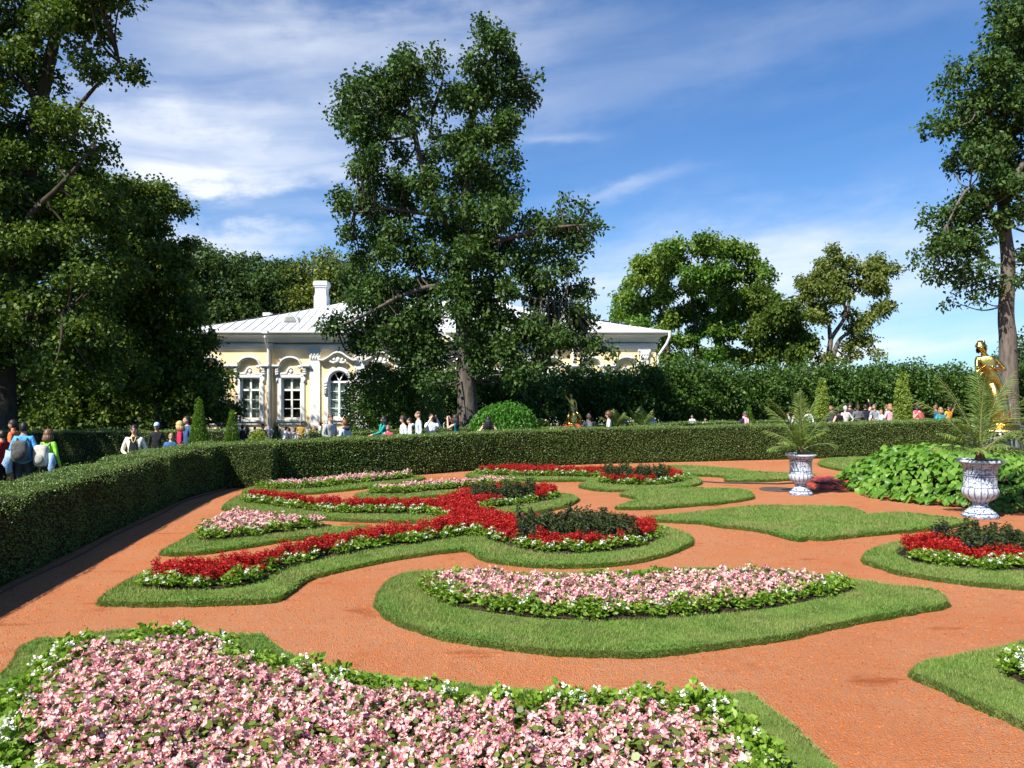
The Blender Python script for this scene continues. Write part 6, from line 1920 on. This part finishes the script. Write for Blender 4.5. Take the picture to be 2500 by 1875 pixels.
for nm, rt, lab in (('tied_jacket', b1, 'light blue jacket tied on the man in bright blue'), ('tied_jacket', b2, 'light blue jacket hanging at the lime green girl\'s hip')):
    sx = -.24 if rt is b1 else .22
    p = at_person(rt, sx, -.16, .98)
    m = MB(); m.tube([(0, 0, .18), (.03, -.02, .06), (-.02, .0, -.1), (.02, .01, -.28)], [.05, .085, .075, .05], 10)
    V = np.concatenate(m.v); V += rng.normal(size=V.shape) * .022; m.v = [V]
    tag(link(nm, m.mesh(nm, cloth((.36, .52, .74)), smooth=True), None, tuple(p)), lab, 'jacket')
person(33, 1024, 19.6, 100, 'person in orange top behind the man in bright blue', (.72, .16, .06), black_, (black_, 'short'), TAN, ('down', 'waist'))
person(6, 1050, 18.0, 80, 'person in dark red cut off by the left edge', (.36, .02, .02), black_, (black_, 'short'), TAN, ('down', 'down'))
person(383, 1033, 23.0, 190, 'shaded man in a white and blue cap behind the left hedge', (.02, .022, .025), (.1, .1, .11), (black_, 'cap', (.42, .55, .72)), TAN, ('down', 'down'))
person(531, 1030, 27.5, 100, 'person in grey hooded top between the two large cones', (.10, .12, .13), black_, (black_, 'short'), LIGHT, ('waist', 'waist'), detail=False)
# --- along the path behind the back hedge
person(806, 1010, 23.6, 235, 'taller boy in grey hooded sweatshirt behind the back hedge', (.36, .38, .38), (.06, .07, .1), ((.07, .04, .022), 'short'), LIGHT, ('waist', 'waist'), extra=[('hood', hood_fn, cloth((.33, .35, .35)))], tilt=.15, turn=-.3)
person(842, 1023, 23.2, 60, 'auburn haired boy in pale grey hoodie beside the taller boy', (.56, .62, .66), (.06, .07, .1), ((.20, .065, .02), 'short'), LIGHT, ('waist', 'waist'), extra=[('hood', hood_fn, cloth((.05, .06, .09)))])
person(938, 1016, 26.2, 100, 'dark haired woman with teal scarf and glasses behind the seated girl', (.02, .28, .26), black_, (black_, 'long'), LIGHT, ('forward', 'down'), extra=[('scarf', scarf_fn, cloth((.02, .36, .31)))])
person(948, 1037, 24.6, 165, 'girl with tied hair in pink jacket and grey sleeve at the hedge', (.72, .05, .16), black_, ((.2, .12, .06), 'bun'), LIGHT, ('waist', 'hip'), paint=lambda c, t: cloth((.3, .3, .32)) if c[0] > .1 and t in ('shirt', 'fore') else None)
person(985, 1015, 24.9, 115, 'curly dark haired woman in white sweatshirt', (.76, .76, .77), black_, (dkbr, 'curly'), LIGHT, ('waist', 'waist'), wide=1.15)
person(1001, 1019, 26.0, 100, 'person in white hooded top behind the curly haired woman', (.70, .72, .70), black_, (black_, 'short'), LIGHT, ('down', 'down'), extra=[('hood', hood_fn, WHITE)])
person(1022, 1003, 25.4, 108, 'balding man in pale grey long sleeved shirt looking left', (.52, .58, .64), (.05, .06, .09), ((.05, .03, .02), 'bald'), LIGHT, ('down', 'down'))
ph, _ = person(1053, 1009, 25.6, 205, 'woman in white blouse photographing with both hands raised', (.74, .77, .82), black_, (dkbr, 'short'), LIGHT, ('camera', 'camera'), wide=1.05)
camera_prop(ph, 0, .27, 1.63, 'black camera held up by the woman in the white blouse')
ph, _ = person(1112, 1012, 26.0, 70, 'long haired woman in black and teal top taking a photograph', (.02, .02, .024), black_, (dkbr, 'long'), LIGHT, ('camera', 'camera'), sleeves='none', paint=lambda c, t: cloth((.02, .30, .36)) if t == 'shirt' and c[1] < -.02 else None)
camera_prop(ph, .02, .30, 1.62, 'small camera held by the long haired woman in teal')
person(1192, 1016, 25.8, 5, 'woman with long straight black hair and black top seen from behind', (.02, .02, .024), black_, (black_, 'long'), LIGHT, ('hip', 'hip'), sleeves='none')
ph, _ = person(1437, 1008, 27.2, 200, 'dark skinned man in charcoal jacket holding a camera near the small statue', (.045, .045, .05), black_, ((.02, .018, .017), 'bald'), DARK, ('chest', 'chest'), turn=.5, wide=1.1, paint=jk(.05, cloth((.25, .25, .27))))
camera_prop(ph, 0, .33, 1.20, 'black camera held at the chest of the man in charcoal jacket')
person(1487, 1004, 27.4, 80, 'short brown haired woman in speckled grey sweater', (.48, .49, .50), black_, ((.10, .04, .022), 'curly'), LIGHT, ('waist', 'down'), wide=1.08)
ph, _ = person(1818, 1003, 29.6, 205, 'man with pink scarf and dark navy jacket looking at his camera', (.025, .022, .045), black_, ((.06, .055, .055), 'short'), TAN, ('chest', 'chest'), extra=[('scarf', scarf_fn, cloth((.72, .38, .42)))], tilt=.35, wide=1.08)
camera_prop(ph, 0, .32, 1.2, 'silver camera held by the man with the pink scarf')
# --- the crowd at the right
CR = [(2030, 989, 34.0, 120, 'man in dark grey jacket beside the narrow ivy column', (.05, .055, .06), black_, 'bald', TAN, ('waist', 'waist'), 'long'),
      (2048, 998, 33.6, 20, 'woman in sleeveless black top with hand on hip', (.02, .02, .024), black_, 'bun', LIGHT, ('hip', 'waist'), 'none'),
      (2064, 990, 34.2, 15, 'grey haired woman in pale cream shirt with bent arm', (.68, .66, .60), (.45, .44, .42), 'short', LIGHT, ('waist', 'hip'), 'short'),
      (2094, 987, 35.4, 190, 'dark skinned man in grey suit reading beside the cream shirt', (.13, .14, .15), dkbr, 'short', DARK, ('chest', 'chest'), 'long'),
      (2075, 984, 38.0, 160, 'person in dark top with pink collar behind the grey suit', (.05, .04, .05), dkbr, 'curly', LIGHT, ('down', 'down'), 'long'),
      (2113, 987, 37.0, 10, 'person in dark jacket behind the grey suit, arm raised', (.03, .03, .05), dkbr, 'short', LIGHT, ('down', 'raised'), 'long'),
      (2126, 992, 39.0, 60, 'person in white shirt in the middle of the crowd', (.74, .74, .74), (.25, .15, .07), 'short', LIGHT, ('down', 'waist'), 'short'),
      (2140, 987, 38.0, 120, 'stooping woman in grey tee shirt', (.32, .36, .40), (.2, .12, .06), 'bun', LIGHT, ('waist', 'forward'), 'short'),
      (2152, 1000, 37.0, 110, 'child in pale blue beside the grey tee shirt', (.42, .52, .62), (.3, .18, .08), 'short', LIGHT, ('waist', 'down'), 'short'),
      (2165, 987, 39.0, 40, 'man in dark olive shirt left of the pink shirt', (.10, .10, .08), (.1, .06, .04), 'short', LIGHT, ('down', 'down'), 'long'),
      (2173, 986, 35.6, 10, 'woman in pale pink shirt seen from behind', (.72, .42, .46), (.3, .18, .08), 'bob', LIGHT, ('waist', 'waist'), 'long'),
      (2182, 992, 40.0, 170, 'person in light top half hidden by the broad ivy column', (.6, .55, .5), dkbr, 'short', LIGHT, ('down', 'down'), 'long'),
      (2240, 985, 36.0, 15, 'woman in pink top right of the broad ivy column', (.55, .08, .22), dkbr, 'bob', LIGHT, ('down', 'waist'), 'none'),
      (2252, 990, 35.0, 30, 'bending woman in red flowered dress', (.42, .10, .09), dkbr, 'bun', LIGHT, ('forward', 'forward'), 'none'),
      (2285, 988, 38.0, 60, 'person in blue shirt behind the turquoise top', (.03, .10, .34), (.15, .08, .04), 'short', TAN, ('down', 'down'), 'short'),
      (2297, 994, 35.0, 5, 'woman in turquoise top and white skirt under the palm', (.02, .42, .56), (.3, .17, .08), 'bob', LIGHT, ('waist', 'waist'), 'short'),
      (2316, 988, 37.0, 200, 'person in orange shirt right of the turquoise top', (.70, .30, .04), dkbr, 'short', TAN, ('raised', 'down'), 'short'),
      (1945, 998, 34.0, 20, 'woman in cream striped shirt seen through the palm', (.56, .52, .40), (.4, .25, .1), 'bob', LIGHT, ('waist', 'waist'), 'long'),
      (1926, 1006, 35.0, 70, 'person in pale blue seen through the palm fronds', (.38, .52, .68), dkbr, 'short', LIGHT, ('forward', 'down'), 'long'),
      (1972, 996, 36.0, 150, 'person in white shirt between palm and narrow ivy column', (.70, .72, .76), dkbr, 'short', LIGHT, ('down', 'down'), 'long'),
      (2463, 985, 30.5, 60, 'person in white shirt behind the fountain at the right edge', (.78, .78, .78), (.28, .18, .14), 'short', LIGHT, ('waist', 'waist'), 'long'),
      (1592, 1010, 36.0, 200, 'person in pale blue and orange behind the low palm', (.42, .52, .60), (.4, .13, .05), 'short', LIGHT, ('down', 'waist'), 'short'),
      (1690, 1012, 38.0, 150, 'person in white and blue in the shade under the limes', (.62, .66, .74), dkbr, 'short', LIGHT, ('down', 'down'), 'short'),
      (1722, 1020, 38.5, 170, 'person in bright white in the shade under the limes', (.80, .80, .80), dkbr, 'short', LIGHT, ('down', 'down'), 'long'),
      (1525, 1020, 35.0, 180, 'person in dim blue behind the low palm', (.10, .16, .24), dkbr, 'short', LIGHT, ('down', 'down'), 'long')]
for (x, t, d, yw, lab, c, hc, hs, sk, ar, sl) in CR:
    person(x, t, d, yw, lab, c, (.78, .78, .78) if 'white skirt' in lab else (.05, .05, .07), (hc, hs), sk, ar, sl, detail=False, lean=.16 if 'tooping' in lab or 'ending' in lab else 0.0, group='crowd beyond the back hedge at the right')
# --- guests before the pavilion
CF = [(592, 1036, 44.0, 'seated guest in black below the left window', (.03, .03, .035), True), (604, 1040, 44.6, 'second seated guest in dark clothes below the left window', (.04, .04, .06), True), (642, 1034, 44.4, 'seated guest in black left of the rain pipe', (.03, .03, .03), True),
      (622, 1041, 45.6, 'seated guest in brown behind the yellow green shrub', (.16, .10, .06), True), (671, 1033, 45.0, 'seated guest in cream at the rain pipe', (.55, .50, .40), True), (697, 1039, 44.0, 'seated guest in white shirt below the dark window', (.72, .72, .72), True), (706, 1044, 44.4, 'seated child beside the white shirt below the dark window', (.60, .58, .56), True),
      (720, 1042, 44.8, 'seated guest in pale grey beside the mustard shirt', (.55, .55, .55), True), (735, 1030, 43.4, 'standing guest in mustard shirt with backpack', (.34, .22, .05), False), (757, 1042, 44.2, 'seated guest in black right of the mustard shirt', (.03, .03, .04), True),
      (767, 1039, 44.5, 'seated guest in pale pink right of the mustard shirt', (.66, .5, .46), True), (782, 1029, 43.6, 'standing guest in white top by the pilaster', (.80, .79, .78), False)]
for i, (x, t, d, lab, c, st_) in enumerate(CF):
    rt, _ = person(x, t, d, (70, 110, 170, 200, 30, 95)[i % 6], lab, c, (.06, .06, .08), ((dkbr, (.25, .15, .07), black_)[i % 3], ('short', 'bob', 'bun')[i % 3]), LIGHT, ('waist', 'lap') if st_ else ('waist', 'chest'), seated=st_, detail=False, group='guests before the pavilion')
# ------------------------------------------------------------------ gilded statues
def gild(root, V, Fc, name):
    me = bpy.data.meshes.new(name); me.from_pydata(V.tolist(), [], Fc); me.materials.append(M['gold'])
    me.polygons.foreach_set('use_smooth', [True] * len(Fc)); me.update()
    return link(name, me, root)
FX, FY = FC
r = empty('gilded_statue', (FX - .10, FY - .1, 1.63), R(150), 'gilded statue of a leaning draped piper on the fountain at the right', 'statue')
V, Fc, tg, C, zs = body_mesh('chest', 'forward', False, True, 0.0, 1.0)
hv_, hf_, _ = head_mesh(.2, -.5)
Fa = Fc + [tuple(i + len(V) for i in q) for q in hf_]
V = np.concatenate([V, hv_])
V[:, 0] += .36 * np.clip((V[:, 2] - .3) / 1.4, 0, 1) ** 1.5      # the body leans
kS = 1.15
gild(r, V * kS, Fa, 'figure')
m = hair_mesh('curly', .2, -.5); m.v = [v + np.array((.345, 0, 0)) for v in m.v]
for k in range(7): m.ball((.345 + .06 * math.sin(k * .9), .0 + .06 * math.cos(k * .9), 1.76), (.02, .02, .045), 6)
m.v = [v * kS for v in m.v]; m.build('wreath', M['gold'], r, smooth=True, world=False)
m = MB(); P = np.array([(.30, -.10, 1.45), (.26, -.18, 1.25), (.18, -.10, .95), (.08, .04, .6), (.02, .06, .3), (.0, .02, .02)])
m.tube(catmull(P, 5, False) * kS, np.interp(np.linspace(0, 1, 26), [0, .2, .4, .7, 1], [.04, .12, .14, .15, .19]) * kS, 14)
V = np.concatenate(m.v); V *= 1 + .035 * np.sin(np.arctan2(V[:, 1], V[:, 0]) * 9 + V[:, 2] * 6)[:, None] * np.array((1, 1, 0)); m.v = [V]
m.build('drapery', M['gold'], r, smooth=True, world=False)
m = MB(); m.tube(np.array([(.26, .25, 1.24), (.44, .52, 1.10)]) * kS, [.022, .03], 8); m.build('pipe', M['gold'], r, smooth=True, world=False)
m = MB(); m.tube(np.array([(-.12, -.12, 0), (-.12, -.10, .3), (-.08, -.08, .62)]) * kS, [.13, .10, .07], 9); m.build('tree_stump', M['gold'], r, smooth=True, world=False)
fr = empty('bell_fountain', (FX, FY, 0), 0, 'fountain pedestal with gilded bell shaped top and water running down its sides', 'fountain')
m = MB(); m.lathe([(.30, 1.60), (.46, 1.58), (.66, 1.52), (.72, 1.46), (.72, 1.42), (.62, 1.38), (.60, 1.30), (.50, 1.26)], 40); m.lathe([(.05, 1.585), (.4, 1.583), (.42, 1.62), (.3, 1.622), (.05, 1.623)], 32); m.build('bell', M['gold'], fr, smooth=True, world=False)
m = MB(); m.lathe([(.62, .3), (.60, .5), (.50, .55), (.46, 1.24), (.5, 1.262)], 32, mod=lambda a, z: 1 + .05 * math.cos(16 * a)); m.build('pedestal', mat('tufa_stone', (.30, .24, .17), .9, .25, 8, bmp=.6, bscale=20), fr, smooth=True, world=False)
def watermat():
    m_, nt, b, o = nodemat('falling_water')
    b.inputs['Base Color'].default_value = (.75, .8, .85, 1); b.inputs['Roughness'].default_value = .2
    n = noise(nt, 10, 4, .6, stretch=(4, 4, .25))
    t = nt.nodes.new('ShaderNodeBsdfTransparent')
    mx = nt.nodes.new('ShaderNodeMixShader')
    lk(nt, ramp(nt, n.outputs['Fac'], [(.52, (0, 0, 0)), (.68, (.5, .5, .5))]), mx.inputs[0])
    lk(nt, t.outputs[0], mx.inputs[1]); lk(nt, b.outputs[0], mx.inputs[2]); lk(nt, mx.outputs[0], o.inputs['Surface'])
    return m_
M['water'] = watermat()
m = MB(); n = 48
V = [(rr_ * math.cos(2 * math.pi * k / n), rr_ * math.sin(2 * math.pi * k / n), z_) for rr_, z_ in ((.72, 1.46), (.78, 1.40), (.80, 1.2), (.82, .8), (.83, .3)) for k in range(n)]
m.add(V, [(i * n + k, i * n + (k + 1) % n, (i + 1) * n + (k + 1) % n, (i + 1) * n + k) for i in range(4) for k in range(n)])
m.build('water_curtain', M['water'], fr, smooth=True, world=False)
# smaller statue by the path
p = at(1398, 1040, 31.4)
r = empty('gilded_statue', (p[0], 31.4, p[2] + .04), R(165), 'small gilded statue with raised arm on a red base near the dome bush', 'statue')
V, Fc, tg, C, zs = body_mesh('down', 'raised', False, False, 0.0, .95)
hv_, hf_, _ = head_mesh(-.2, .4)
Fa = Fc + [tuple(i + len(V) for i in q) for q in hf_]
V = np.concatenate([V, hv_]); V[:, 0] += .10 * (V[:, 2] / 1.7) ** 2
gild(r, V * .70, Fa, 'figure')
m = MB(); m.tube(catmull([(-.02, 0, .0), (-.06, .02, .3), (-.02, -.02, .55), (.06, -.03, .8)], 5, False), np.linspace(.25, .10, 16), 12)
V = np.concatenate(m.v); V *= 1 + .05 * np.sin(np.arctan2(V[:, 1], V[:, 0]) * 7 + V[:, 2] * 9)[:, None] * np.array((1, 1, 0)); m.v = [V]
m.tube([(-.12, .1, .6), (-.3, .12, .35), (-.36, .12, .08)], [.05, .06, .05], 8); m.tube([(.08, .12, .5), (.14, .2, .3), (.16, .2, .05)], [.05, .06, .06], 8)
m.ball((0, 0, .06), (.36, .3, .12), 12)
m.build('rock_and_drapery', M['gold'], r, smooth=True, world=False)
m = MB(); m.lathe([(.43, -.17), (.46, -.14), (.46, -.05), (.42, -.02), (.38, .0), (.36, .03), (.05, .035)], 32); m.build('base', mat('red_marble', (.42, .12, .04), .4, .2, 6), r, smooth=True, world=False)
m = MB(); zb_ = -r.location[2]; m.box(-.36, .36, -.36, .36, zb_, -.18); m.box(-.42, .42, -.42, .42, zb_, zb_ + .2); m.build('pedestal', mat('tufa_pedestal', (.3, .25, .18), .9), r, world=False)
